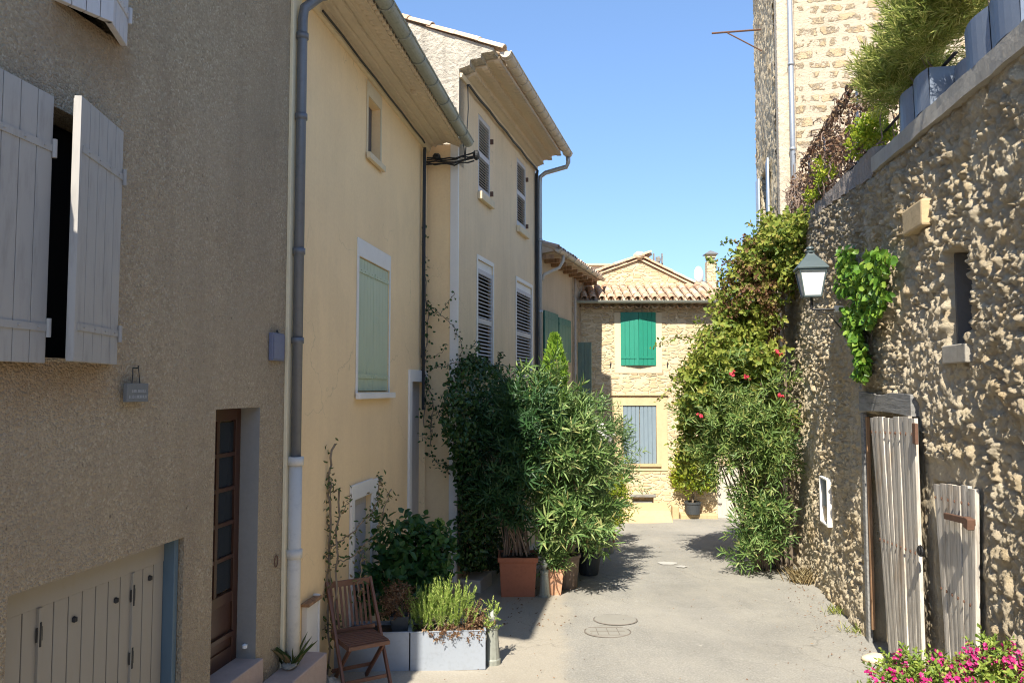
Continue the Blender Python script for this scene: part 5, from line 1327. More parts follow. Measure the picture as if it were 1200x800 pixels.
# --- potted things on the left
def pot_round(name,c,r,h,mat,parent,rim=.02,taper=.75,n=24):
    q=MB(); q.lathe(c,[(r*taper*.96,0),(r*taper,.01),(r*.98,h-.06),(r*1.0,h-.055),(r*1.06,h-.05),(r*1.08,h-.005),(r*1.05,h),(r*.95,h),(r*.93,h-.04)],n)
    return build(name,q,mat,parent,world=True,smooth=False)
def soil_disc(c,r,parent): 
    q=MB(); q.lathe(c,[(r,-.02),(r,0),(r*.5,.012),(.01,.015)],18); return build('soil',q,M['soil'],parent,world=True)
def oleander_at(name,label,base,poth,ells,ntw,nstem,mat,leafL=(.12,.18),leafW=.026,nl=12,group=None,up=.4,thr=.34,seed=0,stemr=.014,sp=.12):
    t=thing(name,label,'potted plant',tuple(base),0,group)
    p,o_=sample(ells,ntw,.36); m=fbm(p[:,0]*4+seed,p[:,2]*4,3,seed+13)>thr; p,o_=p[m],o_[m]
    pos,ax,nr=twig_leaves(p,o_,nl,.24,.95,up,.5)
    leaf_mesh('foliage',pos,ax,nr,RNG.uniform(*leafL,len(pos)),RNG.uniform(leafW*.8,leafW*1.1,len(pos)),mat,t,.08,.12)
    stems('stems',Vector(base)+Vector((0,0,poth)),ells,nstem,stemr,M['drybark'],t,seed,sp)
    return t
# terracotta square tub
b1=ground_hit(607,700); b1.y+=.24; b1.z=gz(b1.y); w=.262; h=.56
t1=oleander_at('potted_oleander','tall oleander with bare lower stems in a big square terracotta tub',tuple(b1),h,
  [E(596,560,10.9,28,50,.35),E(575,520,11.1,20,60,.3),E(612,500,11.1,28,55,.4),E(585,590,10.8,20,24,.25)],520,30,LM['darkole'],seed=3,sp=.2)
q=MB(); q.v=[(b1.x+sx*w*k,b1.y+sy*w*k,b1.z+z) for z,k in ((0,.88),(h-.07,.985),(h-.065,1.06),(h,1.08)) for sx,sy in ((-1,-1),(1,-1),(1,1),(-1,1))]
q.v+=[(b1.x+sx*w*.96,b1.y+sy*w*.96,b1.z+h) for sx,sy in ((-1,-1),(1,-1),(1,1),(-1,1))]; q.v+=[(b1.x+sx*w*.94,b1.y+sy*w*.94,b1.z+h-.05) for sx,sy in ((-1,-1),(1,-1),(1,1),(-1,1))]
for r in range(5):
    for j in range(4): a=r*4+j;b_=r*4+(j+1)%4; q.f.append((a,b_,b_+4,a+4))
q.f.append((3,2,1,0)); q.f.append((20,21,22,23)); build('tub',q,M['terracotta'],t1,bevel=.008,world=True)
q=MB(); q.box(b1.x-w*.9,b1.x+w*.9,b1.y-w*.9,b1.y+w*.9,b1.z+h-.045,b1.z+h-.03); build('soil',q,M['soil'],t1,world=True)
# main bright oleander in a brown round pot
b2=ground_hit(664,692); b2.y+=.2; b2.z=gz(b2.y)
t2=oleander_at('potted_oleander','largest bright green oleander in a big brown round pot',tuple(b2),.5,
  [E(640,510,11.4,34,46,.5),E(660,548,11.3,42,62,.5),E(634,568,11.2,32,44,.4),E(684,560,11.6,34,62,.5),E(656,606,11.0,32,26,.35),E(628,480,11.5,24,36,.4),E(655,470,11.6,20,22,.3),E(690,620,11.3,20,22,.3),E(613,452,11.4,10,20,.15),E(688,478,11.5,9,20,.15),E(640,448,11.4,9,16,.12),E(606,540,11.2,12,20,.15)],900,34,LM['oleander'],(.13,.22),.028,13,seed=5,sp=.14,thr=.43)
pot_round('pot',Vector((b2.x,b2.y,b2.z)),.21,.50,M['brownpot'],t2,taper=.78); soil_disc(Vector((b2.x,b2.y,b2.z+.46)),.19,t2)
# small square terracotta pot
b3=ground_hit(650,698); b3.y+=.08; b3.z=gz(b3.y)
t3=thing('potted_plant','small terracotta pot with trailing oleander shoots between the stone bollard and the brown pot','potted plant',tuple(b3))
q=MB(); q.v=[(b3.x+sx*k,b3.y+sy*k,b3.z+z) for z,k in ((0,.085),(.34,.125),(.345,.135),(.38,.138),(.38,.115),(.345,.112)) for sx,sy in ((-1,-1),(1,-1),(1,1),(-1,1))]
for r in range(5):
    for j in range(4): a=r*4+j;b_=r*4+(j+1)%4; q.f.append((a,b_,b_+4,a+4))
q.f.append((3,2,1,0)); q.f.append((20,21,22,23)); build('pot',q,M['terra2'],t3,bevel=.006,world=True)
p,o_=sample([(np.array([b3.x,b3.y,b3.z+.50]),np.array([.14,.12,.14]))],40,.5); pos,ax,nr=twig_leaves(p,o_,10,.15,.9,.3,.5); leaf_mesh('foliage',pos,ax,nr,.12,.022,LM['oleander'],t3)
# white-flowering oleander further on
b4=ground_hit(690,672); b4.z=gz(b4.y)
t4=oleander_at('potted_oleander','grey-green oleander with a few white flowers behind the largest one',tuple(b4),.3,
  [E(695,520,12.9,30,44,.5),E(680,575,12.7,26,46,.5),E(715,560,13.2,24,50,.5),E(672,495,13,20,24,.4),E(720,520,13.4,14,26,.3)],700,18,LM['oleander_blue'],(.10,.16),.020,12,seed=8,thr=.42)
pot_round('pot',Vector((b4.x,b4.y,b4.z)),.20,.36,M['darkpot'],t4); soil_disc(Vector((b4.x,b4.y,b4.z+.33)),.18,t4)
for a in ((672,496,12.5),(675,494,12.5),(702,503,12.5),(706,505,12.5),(708,515,12.5),(714,513,12.6),(699,502,12.5),(690,558,12.4),(662,522,12.4)): flowers('flower_cluster',[P(*a)],LM['white'],t4,6,.04,.03)
# lime bush beyond
b5=ground_hit(716,640); b5.z=gz(b5.y)
t5=thing('potted_plant','low lime-green shrub at the far end of the row of pots','potted plant',tuple(b5))
p,o_=sample([E(716,590,b5.y,18,26,.35),E(706,608,b5.y,16,16,.3),E(722,570,b5.y+.2,10,20,.3)],360,.4); pos,ax,nr=twig_leaves(p,o_,8,.16,1.,.4,.6); leaf_mesh('foliage',pos,ax,nr,RNG.uniform(.05,.08,len(pos)),.03,LM['lime'],t5)
pot_round('pot',Vector((b5.x-.06,b5.y,b5.z)),.15,.26,M['terracotta'],t5); stems('stems',Vector((b5.x-.06,b5.y,b5.z+.22)),[E(716,595,b5.y,12,14,.2)],7,.008,M['bark'],t5,4,.06)
# pale pots with dark low plants
for k,(px,py,r_,h_,m_,lb) in enumerate(((699,652,.16,.36,'whitepot','pale round pot with a dark low plant standing in front of the lime shrub'),(686,664,.17,.30,'darkpot','dark round pot with low leaves just behind the brown pot'))):
    b_=ground_hit(px,py); t_=thing('potted_plant',lb,'potted plant',tuple(b_)); pot_round('pot',b_,r_,h_,M[m_],t_); soil_disc(b_+Vector((0,0,h_-.03)),r_*.9,t_)
    p,o_=sample([(np.array(b_+Vector((0,0,h_+.10))),np.array([r_*1.1,r_*1.1,.13]))],60,.5); pos,ax,nr=twig_leaves(p,o_,8,.12,1,.4,.6); leaf_mesh('foliage',pos,ax,nr,.07,.03,LM['oleander'],t_)
# thuja
b6=P(652,640,13.3); b6.z=gz(13.3)
t6=thing('columnar_conifer','bright green pointed conifer rising above the oleanders','tree',tuple(b6))
n=9000; hgt=P(650,393,13.3).z; zz=b6.z+.3+(hgt-b6.z-.3)*RNG.random(n)
k=(zz-b6.z)/(hgt-b6.z); rad=.215*np.clip((1-k)*5.5,0,1)**.55*(.75+.25*RNG.random(n))*(1+.10*np.sin(zz*9)); th=RNG.random(n)*6.28
pos=np.stack([b6.x-.02+(k*.0)+np.cos(th)*rad,b6.y+np.sin(th)*rad,zz],-1); ax=np.stack([np.cos(th)*.5,np.sin(th)*.5,np.full(n,1.)],-1)+RNG.normal(size=(n,3))*.35
leaf_mesh('foliage',pos,ax,np.stack([np.cos(th),np.sin(th),np.full(n,.2)],-1)+RNG.normal(size=(n,3))*.4,RNG.uniform(.05,.10,n),.022,LM['thuja'],t6)
q=MB(); q.tube([(b6.x,b6.y,b6.z),(b6.x,b6.y,hgt-.3)],[.05,.012],8); build('trunk',q,M['bark'],t6,world=True)
# potted citrus on the ledge
b7=P(812,602,20.2); x_=b7.x
t7=thing('potted_shrub','round yellow-green shrub in a dark pot on the stone ledge of the far house','potted plant',tuple(b7))
pot_round('pot',b7,.20,.31,M['darkpot'],t7,taper=.86); soil_disc(b7+Vector((0,0,.28)),.18,t7)
p,o_=sample([E(812,548,20.2,19,22,.4),E(806,560,20.2,14,16,.3),E(822,556,20.2,13,16,.3)],620,.4); pos,ax,nr=twig_leaves(p,o_,7,.16,1.1,.3,.6); leaf_mesh('foliage',pos,ax,nr,RNG.uniform(.06,.09,len(pos)),.05,LM['lime'],t7)
q=MB(); q.tube([b7+Vector((0,0,.25)),b7+Vector((.02,0,.6)),b7+Vector((0,0,1.0))],[.03,.025,.02],7); build('trunk',q,M['bark'],t7,world=True)

# --- bollards
def bollard(px,py,label,s=1.0):
    c=ground_hit(px,py); t=thing('bollard',label,'bollard',tuple(c),0,'cast bollards along the left side')
    q=MB(); q.lathe((0,0,0),[(.085*s,-.03),(.085*s,.04*s),(.075*s,.05*s),(.055*s,.33*s),(.06*s,.34*s),(.06*s,.37*s),(.045*s,.38*s)],12); build('post',q,M['zincdark'],t)
    q=MB(); q.lathe((0,0,.381*s),[(.03*s,0),(.028*s,.03*s),(.05*s,.045*s),(.052*s,.07*s),(.04*s,.10*s),(.015*s,.125*s),(.012*s,.14*s)],12); build('knob',q,M['zincdark'],t,smooth=True)
bollard(577,776,'grey bollard at the right end of the zinc planters'); bollard(638,700,'grey tapered bollard in front of the terracotta pots')
c=ground_hit(712,648); o=thing('stone_post','short pale stone post in the shade beside the lime shrub','bollard',tuple(c))
q=MB(); q.lathe((0,0,0),[(.11,-.05),(.105,.3),(.09,.42),(.05,.46)],10); build('post',q,M['concrete'],o)

# --- zinc planters
FR=Frame((ground_hit(383,788).x,ground_hit(383,788).y),math.atan2(ground_hit(569,783).y-ground_hit(383,788).y,ground_hit(569,783).x-ground_hit(383,788).x))
def trough(u0,u1,label):
    c=FR.W(u0,0,0); c.z=gz(c.y)-.01; t=thing('planter_box',label,'planter',tuple(c),FR.a)
    Ln=u1-u0; D=.42; H=.37; q=MB(); th=.012
    q.box(0,Ln,0,th,0,H); q.box(0,Ln,D-th,D,0,H); q.box(0,th,th,D-th,0,H); q.box(Ln-th,Ln,th,D-th,0,H); q.box(th,Ln-th,th,D-th,0,.02)
    q.box(-.006,Ln+.006,-.006,th+.004,H,H+.008); q.box(Ln-th-.004,Ln+.006,th+.005,D+.006,H,H+.008); q.box(-.006,th+.004,th+.005,D+.006,H,H+.008)
    build('box',q,M['planter'],t,bevel=.002)
    q=MB(); q.box(th+.001,Ln-th-.001,th+.001,D-th-.001,.021,H-.04); build('soil',q,M['soil'],t); return t,c
ue=FR.u(569,770); um_=FR.u(480,770)
tA,cA=trough(.0,um_-.006,'shaded galvanised planter box behind the wooden chair'); tB,cB=trough(um_+.006,ue,'sunlit galvanised planter box beside the bollard')
zt_=cB.z+.34
def inbox(u,y,z): return FR.W(u,y,z)
ro_=thing('rosemary_bush','bright green upright rosemary bush growing in the sunlit planter','shrub',tuple(inbox((um_+ue)/2-.05,.2,zt_)))
n=330; el=[(np.array(inbox(um_+.28,.2,zt_+.12)),np.array([.28,.20,.20])),(np.array(inbox(um_+.42,.22,zt_+.14)),np.array([.24,.2,.22])),(np.array(inbox(um_+.12,.2,zt_+.10)),np.array([.18,.18,.16]))]
p,o_=sample(el,260,.5); p[:,2]=np.maximum(p[:,2],zt_+.0)
tl=RNG.uniform(.10,.20,len(p))
pos,ax,nr=twig_leaves(p,o_,34,.19,.55,1.6,.25); leaf_mesh('foliage',pos,ax,nr,RNG.uniform(.022,.036,len(pos)),.007,LM['lavender'],ro_)
stems('stems',inbox(um_+.3,.2,zt_-.03),el,30,.006,M['bark'],ro_,3,.18)
dp=thing('dry_plant','withered brown plant hanging over the right end of the sunlit planter','plant',tuple(inbox(ue-.15,.15,zt_)))
p,o_=sample([(np.array(inbox(ue-.2,.06,zt_+.02)),np.array([.26,.10,.05])),(np.array(inbox(ue-.1,.14,zt_+.12)),np.array([.08,.08,.14])),(np.array(inbox(ue-.42,.02,zt_+.0)),np.array([.22,.05,.04]))],170,.6)
pos,ax,nr=twig_leaves(p,o_,9,.07,1.2,-.1,.9); leaf_mesh('foliage',pos,ax,nr,.03,.016,LM['dry'],dp)
stems('stems',inbox(ue-.15,.15,zt_-.03),[(np.array(inbox(ue-.1,.14,zt_+.2)),np.array([.08,.08,.12])),(np.array(inbox(ue-.3,-.02,zt_)),np.array([.2,.04,.04]))],16,.004,M['drybark'],dp,3,.08)
c=P(577,722,8.1); ww=thing('grey_herb','small grey-green herb leaning over the bollard from the planter','plant',(c.x,c.y,c.z-.2))
p,o_=sample([(np.array((c.x,c.y,c.z)),np.array([.06,.06,.11])),(np.array((c.x-.06,c.y,c.z-.12)),np.array([.05,.05,.06]))],46,.5); pos,ax,nr=twig_leaves(p,o_,14,.10,.8,.8,.5); leaf_mesh('foliage',pos,ax,nr,.024,.011,LM['lavender'],ww)
stems('stems',Vector((c.x-.12,c.y,c.z-.34)),[(np.array((c.x,c.y,c.z)),np.array([.05,.05,.08]))],8,.004,M['bark'],ww,3,.03)
# leafy hydrangea behind
c=ground_hit(470,740); c=Vector((c.x,8.75,gz(8.75)))
hy=thing('hydrangea','large-leaved green shrub with one pale green flower head behind the planters','shrub',tuple(c))
el=[E(462,650,8.7,24,40,.25),E(490,645,8.9,26,34,.25),E(478,690,8.6,36,30,.3),E(512,640,9.1,12,20,.2),E(505,675,8.8,20,28,.2),E(450,690,8.5,18,26,.2)]
p,o_=sample(el,300,.5); pos,ax,nr=twig_leaves(p,o_,6,.14,1.1,.3,.6); nr=nr+np.array([.2,-.3,.6]); leaf_mesh('foliage',pos,ax,nr,RNG.uniform(.07,.13,len(pos)),RNG.uniform(.05,.085,len(pos)),LM['big'],hy,.08,.15,.3)
stems('stems',c,el,16,.008,M['bark'],hy,3,.12)
hc=P(514,614,9.1); k=260; d=unit(RNG.normal(size=(k,3))); leaf_mesh('flower_head',np.array(hc)+d*.055,RNG.normal(size=(k,3)),d+RNG.normal(size=(k,3))*.3,.028,.024,LM['lavender'],hy,.05,0,.5)
# dry brown bush in a small black pot on the first planter
c=inbox(um_-.10,.20,cA.z+.34)
bp=thing('potted_plant','dead brown plant in a small black pot standing in the shaded planter','potted plant',tuple(c))
q=MB(); s_=.095; q.v=[(c.x+sx*s_*k,c.y+sy*s_*k,c.z+z) for z,k in ((0,.78),(.15,1),(.15,.9),(.12,.88)) for sx,sy in ((-1,-1),(1,-1),(1,1),(-1,1))]
for r in range(3):
    for j in range(4): a=r*4+j;b_=r*4+(j+1)%4; q.f.append((a,b_,b_+4,a+4))
q.f.append((3,2,1,0)); q.f.append((12,13,14,15)); build('pot',q,M['darkpot'],bp,world=True,bevel=.003)
el=[(np.array(c+Vector((-.05,0,.28))),np.array([.14,.12,.14]))]; p,o_=sample(el,130,.6); pos,ax,nr=twig_leaves(p,o_,10,.10,1.1,.3,.7); leaf_mesh('foliage',pos,ax,nr,.03,.012,LM['dry'],bp)
stems('stems',c+Vector((0,0,.12)),el,18,.003,M['drybark'],bp,3,.03)

# --- sapling by the wall
c=Vector((A.W(1.05,-.30,0))); c=Vector((c.x,c.y,gz(c.y)))
sa=thing('sapling','thin sapling with sparse olive and brown leaves tied to canes behind the wooden chair','tree',tuple(c))
q=MB(); Ys=7.55; lp=[]; rd=random.Random(8)
vine([(384,790,Ys),(386,700,Ys),(385,620,Ys),(386,560,Ys),(392,510,Ys)],.011,2)
vine([(392,760,Ys),(395,650,Ys),(398,560,Ys)],.010,1)
vine([(385,655,Ys),(371,635,Ys),(362,610,Ys),(363,588,Ys)],.006,4)
vine([(386,640,Ys),(408,628,Ys),(432,605,Ys),(442,590,Ys),(446,570,Ys),(443,555,Ys)],.007,4)
vine([(390,660,Ys),(415,650,Ys),(440,625,Ys),(452,595,Ys),(458,570,Ys)],.006,4)
vine([(386,700,Ys),(370,690,Ys),(362,700,Ys)],.005,3); vine([(386,620,Ys),(378,600,Ys),(388,575,Ys),(386,555,Ys)],.005,5)
vine([(395,720,Ys),(392,740,Ys),(380,735,Ys),(372,700,Ys)],.005,5); vine([(363,610,Ys),(356,605,Ys)],.004,5); vine([(420,700,7.6),(422,670,7.6),(426,640,7.6)],.005,4)
vine([(386,690,Ys),(384,650,Ys),(390,610,Ys)],.005,4); vine([(398,600,Ys),(405,590,Ys),(412,577,Ys)],.004,2)
build('trunk',q,M['bark'],sa,world=True); lp=np.array(lp); n=len(lp)
leaf_mesh('foliage',lp,RNG.normal(size=(n,3))+np.array([0,0,-.3]),RNG.normal(size=(n,3))+np.array([.5,-.8,.4]),RNG.uniform(.035,.06,n),.02,LM['sapling'],sa)
# weed by the corner
c=G.W(.02,-.10,.36); we=thing('weed','yellowing strap-leaved weed on the doorstep at the corner of the two houses','plant',tuple(c))
n=26; th=RNG.random(n)*6.28; pos=np.array(c)+RNG.normal(size=(n,3))*np.array([.02,.02,0]); ax=np.stack([np.cos(th)*.5,np.sin(th)*.5,np.full(n,1.)],-1); leaf_mesh('foliage',pos,ax,np.stack([-np.cos(th),-np.sin(th),np.full(n,.3)],-1),RNG.uniform(.15,.34,n),.010,LM['sapling'],we,.05,.35,.3)
q=MB(); q.blob((c.x-.02,c.y,c.z+.02),(.07,.10,.03),3); build('root_stone',q,M['concrete'],we,world=True)
c=ground_hit(356,800); 
# blue plastic bag / stones at the wall foot
q=MB(); c=A.W(.62,-.16,gz(7.0)); q.blob((c.x,c.y,c.z+.05),(.14,.12,.10),11,12,8,.3); q.blob((c.x+.12,c.y-.2,c.z+.03),(.10,.09,.07),12,12,8,.3); o=build('rubble_heap',q,M['concrete'],loc=tuple(c)); tag(o,'two grey stones at the foot of the yellow wall left of the chair','stones')

# --- terrace: railing, planters, grasses, dried vine
rl=root('terrace_railing','rusty iron handrail with thin posts along the terrace edge above the wall','railing',WR)
uA_,uB_=WR.u(934,208),WR.u(1100,-80); zr=6.29
q=MB(); q.bar((uA_,.10,zr),(uB_,.10,zr),.05,.012); q.bar((uA_,.10,5.32),(uB_,.10,5.32),.03,.01); build('handrail',q,M['iron'],rl)
for px in (966,1005,1056,947):
    u=WR.u(px,150,.1); q=MB(); q.tube([(u,.10,4.9),(u,.10,zr)],.014,6); build('post',q,M['zinc'],rl)
dv=root('dry_vine','tangle of dry reddish-brown vine stems covering the terrace railing','climbing plant',WR)
q=MB(); rd=random.Random(77)
for i in range(150):
    u=rd.uniform(uA_-.2,uA_+5.0); z=rd.uniform(5.2,6.35); pts=[]; a=rd.uniform(-1,1); 
    y=rd.uniform(-.02,.35)
    for k in range(7):
        pts.append((u,y,z)); a+=rd.uniform(-.8,.8); u+=.12*math.cos(a)*rd.choice((1,1,-1)); z=min(6.40,max(5.15,z+.09*math.sin(a)+rd.uniform(-.05,.05))); y=min(.40,max(-.06,y+rd.uniform(-.05,.05)))
    q.tube(pts,rd.uniform(.004,.012),5)
for i in range(16):   # bundles hugging the rail
    u=uA_-.1; pts=[]
    while u<uA_+3.2: pts.append((u,.10+rd.uniform(-.05,.05),zr+rd.uniform(-.06,.05))); u+=rd.uniform(.2,.4)
    q.tube(pts,rd.uniform(.006,.014),5)
for i in range(40):  # hanging down by the tower corner
    u=rd.uniform(uA_-.9,uA_+.4); z=rd.uniform(5.7,6.2); pts=[]
    for k in range(7): pts.append((u,rd.uniform(-.12,.12),z)); u+=rd.uniform(-.06,.05); z-=rd.uniform(.08,.25)
    q.tube(pts,rd.uniform(.004,.011),5)
build('stems',q,M['drybark'],dv)
n=6500; uu=RNG.uniform(uA_-.75,uA_+4.2,n); zz=RNG.uniform(5.18,6.25,n); pos=np.stack([uu,RNG.uniform(-.03,.4,n),zz],-1)
m=fbm(uu*2.5,zz*3,3,15)>.42; pos=pos[m]; n=len(pos); W_=np.array([tuple(WR.W(*x)) for x in pos])
leaf_mesh('dead_leaves',W_,RNG.normal(size=(n,3))+np.array([0,0,-.5]),RNG.normal(size=(n,3)),RNG.uniform(.04,.08,n),.035,LM['twine'],dv)
def terrace_plant(name,label,cat,ells,mat,ntw,nl,tl,L,W,up,spread,base):
    t=thing(name,label,cat,tuple(base)); p,o_=sample(ells,ntw,.5); pos,ax,nr=twig_leaves(p,o_,nl,tl,spread,up,.4); leaf_mesh('foliage',pos,ax,nr,RNG.uniform(L*.7,L*1.2,len(pos)),W,mat,t)
    stems('stems',base,ells,10,.008,M['bark'],t,2,.06); return t
def EW(u,y,z,a,b,c): return (np.array(WR.W(u,y,z)),np.array([b,a,c]))
bu1,bu2,bu3,bu4=WR.u(1057,140,-.02),WR.u(1092,110,-.02),WR.u(1134,70,-.02),WR.u(1190,20,-.02)
def tbox(u0,u1,y0,label,h=.30):
    t=thing('terrace_planter',label,'planter',WR.W(u0,y0,zc1_((u0+u1)/2)+.002),WR.a,'metal planters on top of the rubble wall')
    Ln=u1-u0; D=.34; q=MB(); nb=2
    # gently bellied sheet-metal front
    for i in range(nb):
        a=Ln*i/nb+.008; b=Ln*(i+1)/nb-.008
        for s in range(6):
            x0=a+(b-a)*s/6;x1=a+(b-a)*(s+1)/6
            f=lambda x:-.035*math.sin(math.pi*(x-a)/(b-a))
            q.quad((x0,f(x0),0),(x1,f(x1),0),(x1,f(x1)-.01,h),(x0,f(x0)-.01,h)); q.quad((x0,.03,0),(x0,.03,h),(x1,.03,h),(x1,.03,0)); q.quad((x0,f(x0)-.01,h),(x1,f(x1)-.01,h),(x1,.03,h),(x0,.03,h))
    q.box(0,.02,.0,D,0,h); q.box(Ln-.02,Ln,.0,D,0,h); q.box(0,Ln,D-.02,D,0,h-.002)
    build('box',q,M['bluebox'],t)
    q=MB(); q.box(.021,Ln-.021,.031,D-.021,.02,h-.04); build('soil',q,M['soil'],t); return t
tbox(bu1,bu2-.01,-.03,'blue-grey metal planter farthest along the wall top',.33); tbox(bu2+.02,bu3-.02,.16,'recessed dark metal planter between the two blue-grey ones',.30); tbox(bu3,bu4+.1,-.03,'blue-grey metal planter nearest the camera on the wall top',.34)
b_=WR.W((bu1+bu2)/2,.15,5.2)
terrace_plant('terrace_grass_clump','big feathery green and straw clump overflowing the terrace planters','shrub',[EW(bu1-.15,.05,5.66,.40,.28,.28),EW(bu2-.2,.08,5.80,.42,.30,.30),EW(bu2+.3,.12,5.80,.40,.28,.27),EW(bu1-.42,.05,5.60,.26,.2,.2),EW(bu1-.1,-.05,5.42,.28,.16,.14),EW(bu2-.1,-.02,5.55,.3,.16,.16)],LM['grassy'],1150,30,.24,.09,.0085,1.2,.65,b_)
b_=WR.W(bu3-.1,.25,5.2)
terrace_plant('terrace_shrub','dark green shrub at the top right corner above the nearest planter','shrub',[EW(bu3-.05,.3,5.66,.34,.28,.22),EW(bu3+.5,.35,5.7,.30,.3,.2)],LM['grassy'],260,20,.2,.06,.01,1.0,.8,b_)
u=WR.u(1030,175,.1); b_=WR.W(u,.15,4.95)
terrace_plant('terrace_herb','fresh lime-green plant behind the parapet below the dry vine','plant',[EW(u,.05,5.38,.26,.12,.14),EW(u-.4,.05,5.34,.12,.1,.09)],LM['lime'],90,8,.12,.07,.04,.6,1.0,b_)
u=WR.u(966,235,.1); b_=WR.W(u,.05,5.0)
terrace_plant('terrace_herb','small green plant low behind the lichened parapet near the tower','plant',[EW(u,.0,5.36,.16,.1,.10),EW(u+.5,.0,5.55,.14,.1,.16)],LM['lime'],50,8,.12,.06,.035,.6,1.0,b_)

# --- wall lantern
wl_u,wl_z=WR.hit(986,362,-.05); c=WR.W(wl_u,0,wl_z)
wl=thing('wall_lantern','grey four-sided street lantern with frosted panes on a thin wall bracket','lantern',tuple(c),WR.a)
LY=-.40
q=MB(); q.tube([(0,.15,0),(0,-.3,0),(0,LY,0)],.013,8); q.tube([(0,LY,0),(0,LY,.18)],.016,8); q.tube([(0,-.05,-.25),(0,-.2,-.06),(0,-.33,-.01)],.008,6); build('bracket',q,M['iron'],wl)
q=MB(); q.box(-.05,.05,-.13,.05,-.035,.04); build('wall_mount',q,M['white'],wl,bevel=.006)
z0=.16; zg1=.48; r0=.10; r1=.155; s2=math.sqrt(2)
q=MB()
for sx,sy in ((-1,-1),(1,-1),(1,1),(-1,1)): q.bar((sx*r0,LY+sy*r0,z0),(sx*r1,LY+sy*r1,zg1),.016,.016)
for r_,z_ in ((r0,z0),(r1,zg1)):
    cs=[(-r_,LY-r_,z_),(r_,LY-r_,z_),(r_,LY+r_,z_),(-r_,LY+r_,z_)]
    for i in range(4): q.bar(cs[i],cs[(i+1)%4],.018,.022)
q.box(-r0,r0,LY-r0,LY+r0,z0-.015,z0+.005); build('cage',q,M['lampgrey'],wl)
q=MB(); k=.93
q.v=[(sx*r0*k,LY+sy*r0*k,z0+.01) for sx,sy in ((-1,-1),(1,-1),(1,1),(-1,1))]+[(sx*r1*k,LY+sy*r1*k,zg1-.01) for sx,sy in ((-1,-1),(1,-1),(1,1),(-1,1))]
q.f=[(0,1,5,4),(1,2,6,5),(2,3,7,6),(3,0,4,7)]; build('panes',q,M['lampglass'],wl)
q=MB(); q.lathe((0,LY,zg1+.012),[(r1*s2*1.17,0),(r1*s2*1.19,.02),(r1*s2*.80,.10),(r1*s2*.36,.18),(.06,.20),(.055,.215)],4,rot=R(45)); q.lathe((0,LY,zg1+.228),[(.055,0),(.06,.02),(.03,.03),(.05,.05),(.045,.07),(.01,.085)],14); build('hood',q,M['lampgrey'],wl,bevel=.003)

# --- folding chair
fc=ground_hit(420,803); fc.y-=.0
cz=thing('folding_chair','brown slatted wooden folding chair in front of the shaded planter','chair',(fc.x,fc.y,gz(fc.y)),R(32))
w=.215
q=MB()
for i in range(9):
    x=-w+.035+i*(2*w-.07)/8; q.bar((x,.155,.50),(x,.265,.85),.022,.010,(0,1,0))
build('backrest',q,M['chairwood'],cz,bevel=.002)
q=MB(); q.bar((-w-.012,.27,.875),(w+.012,.27,.875),.022,.055); q.bar((-w,.15,.475),(w,.15,.475),.02,.035); build('back_rail',q,M['chairwood'],cz,bevel=.004)
q=MB()
for i in range(9):
    y=-.235+i*.047; q.box(-w+.02,w-.02,y,y+.034,.435,.450)
build('seat',q,M['chairwood'],cz,bevel=.003)
q=MB(); 
for sx in (-1,1): q.bar((sx*(w-.03),-.25,.42),(sx*(w-.03),.19,.42),.022,.032)
q.bar((-w+.02,-.25,.425),(w-.02,-.25,.425),.02,.035); build('seat_frame',q,M['chairwood'],cz,bevel=.003)
for sx in (-1,1):
    q=MB(); q.bar((sx*w,-.26,.0),(sx*w,.285,.90),.024,.042,(0,1,0)); build('leg',q,M['chairwood'],cz,bevel=.003)
    q=MB(); q.bar((sx*(w-.055),.22,.0),(sx*(w-.055),-.22,.43),.022,.038,(0,1,0)); build('leg',q,M['chairwood'],cz,bevel=.003)
for y,z in ((-.19,.115),(.16,.12)):
    q=MB(); q.bar((-w+.02,y,z),(w-.02,y,z),.02,.032); build('stretcher',q,M['chairwood'],cz,bevel=.003)

# --- pink valerian bush bottom right
c=Vector((2.75,4.75,gz(4.75)))
pk=thing('pink_flower_bush','bushy plant with many magenta flower heads at the bottom right corner','flowering plant',tuple(c))
el=[E(1085,815,4.9,42,42,.32),E(1120,840,4.8,60,50,.35),E(1170,815,4.7,34,36,.28),E(1060,830,5.0,34,40,.3),E(1165,775,4.8,18,20,.12),E(1195,810,4.7,20,24,.2)]
p,o_=sample(el,900,.4); pos,ax,nr=twig_leaves(p,o_,8,.09,1.0,.6,.5); leaf_mesh('foliage',pos,ax,nr,RNG.uniform(.025,.045,len(pos)),RNG.uniform(.014,.022,len(pos)),LM['pinkleaf'],pk)
stems('stems',c,el,30,.007,M['bark'],pk,2,.15)
p,o_=sample(el,300,.06); m=(o_[:,2]>-.2)&(o_[:,1]<.6); p=p[m]+o_[m]*.03
flowers('flower_heads',[tuple(x) for x in p],LM['pink'],pk,8,.016,.022)

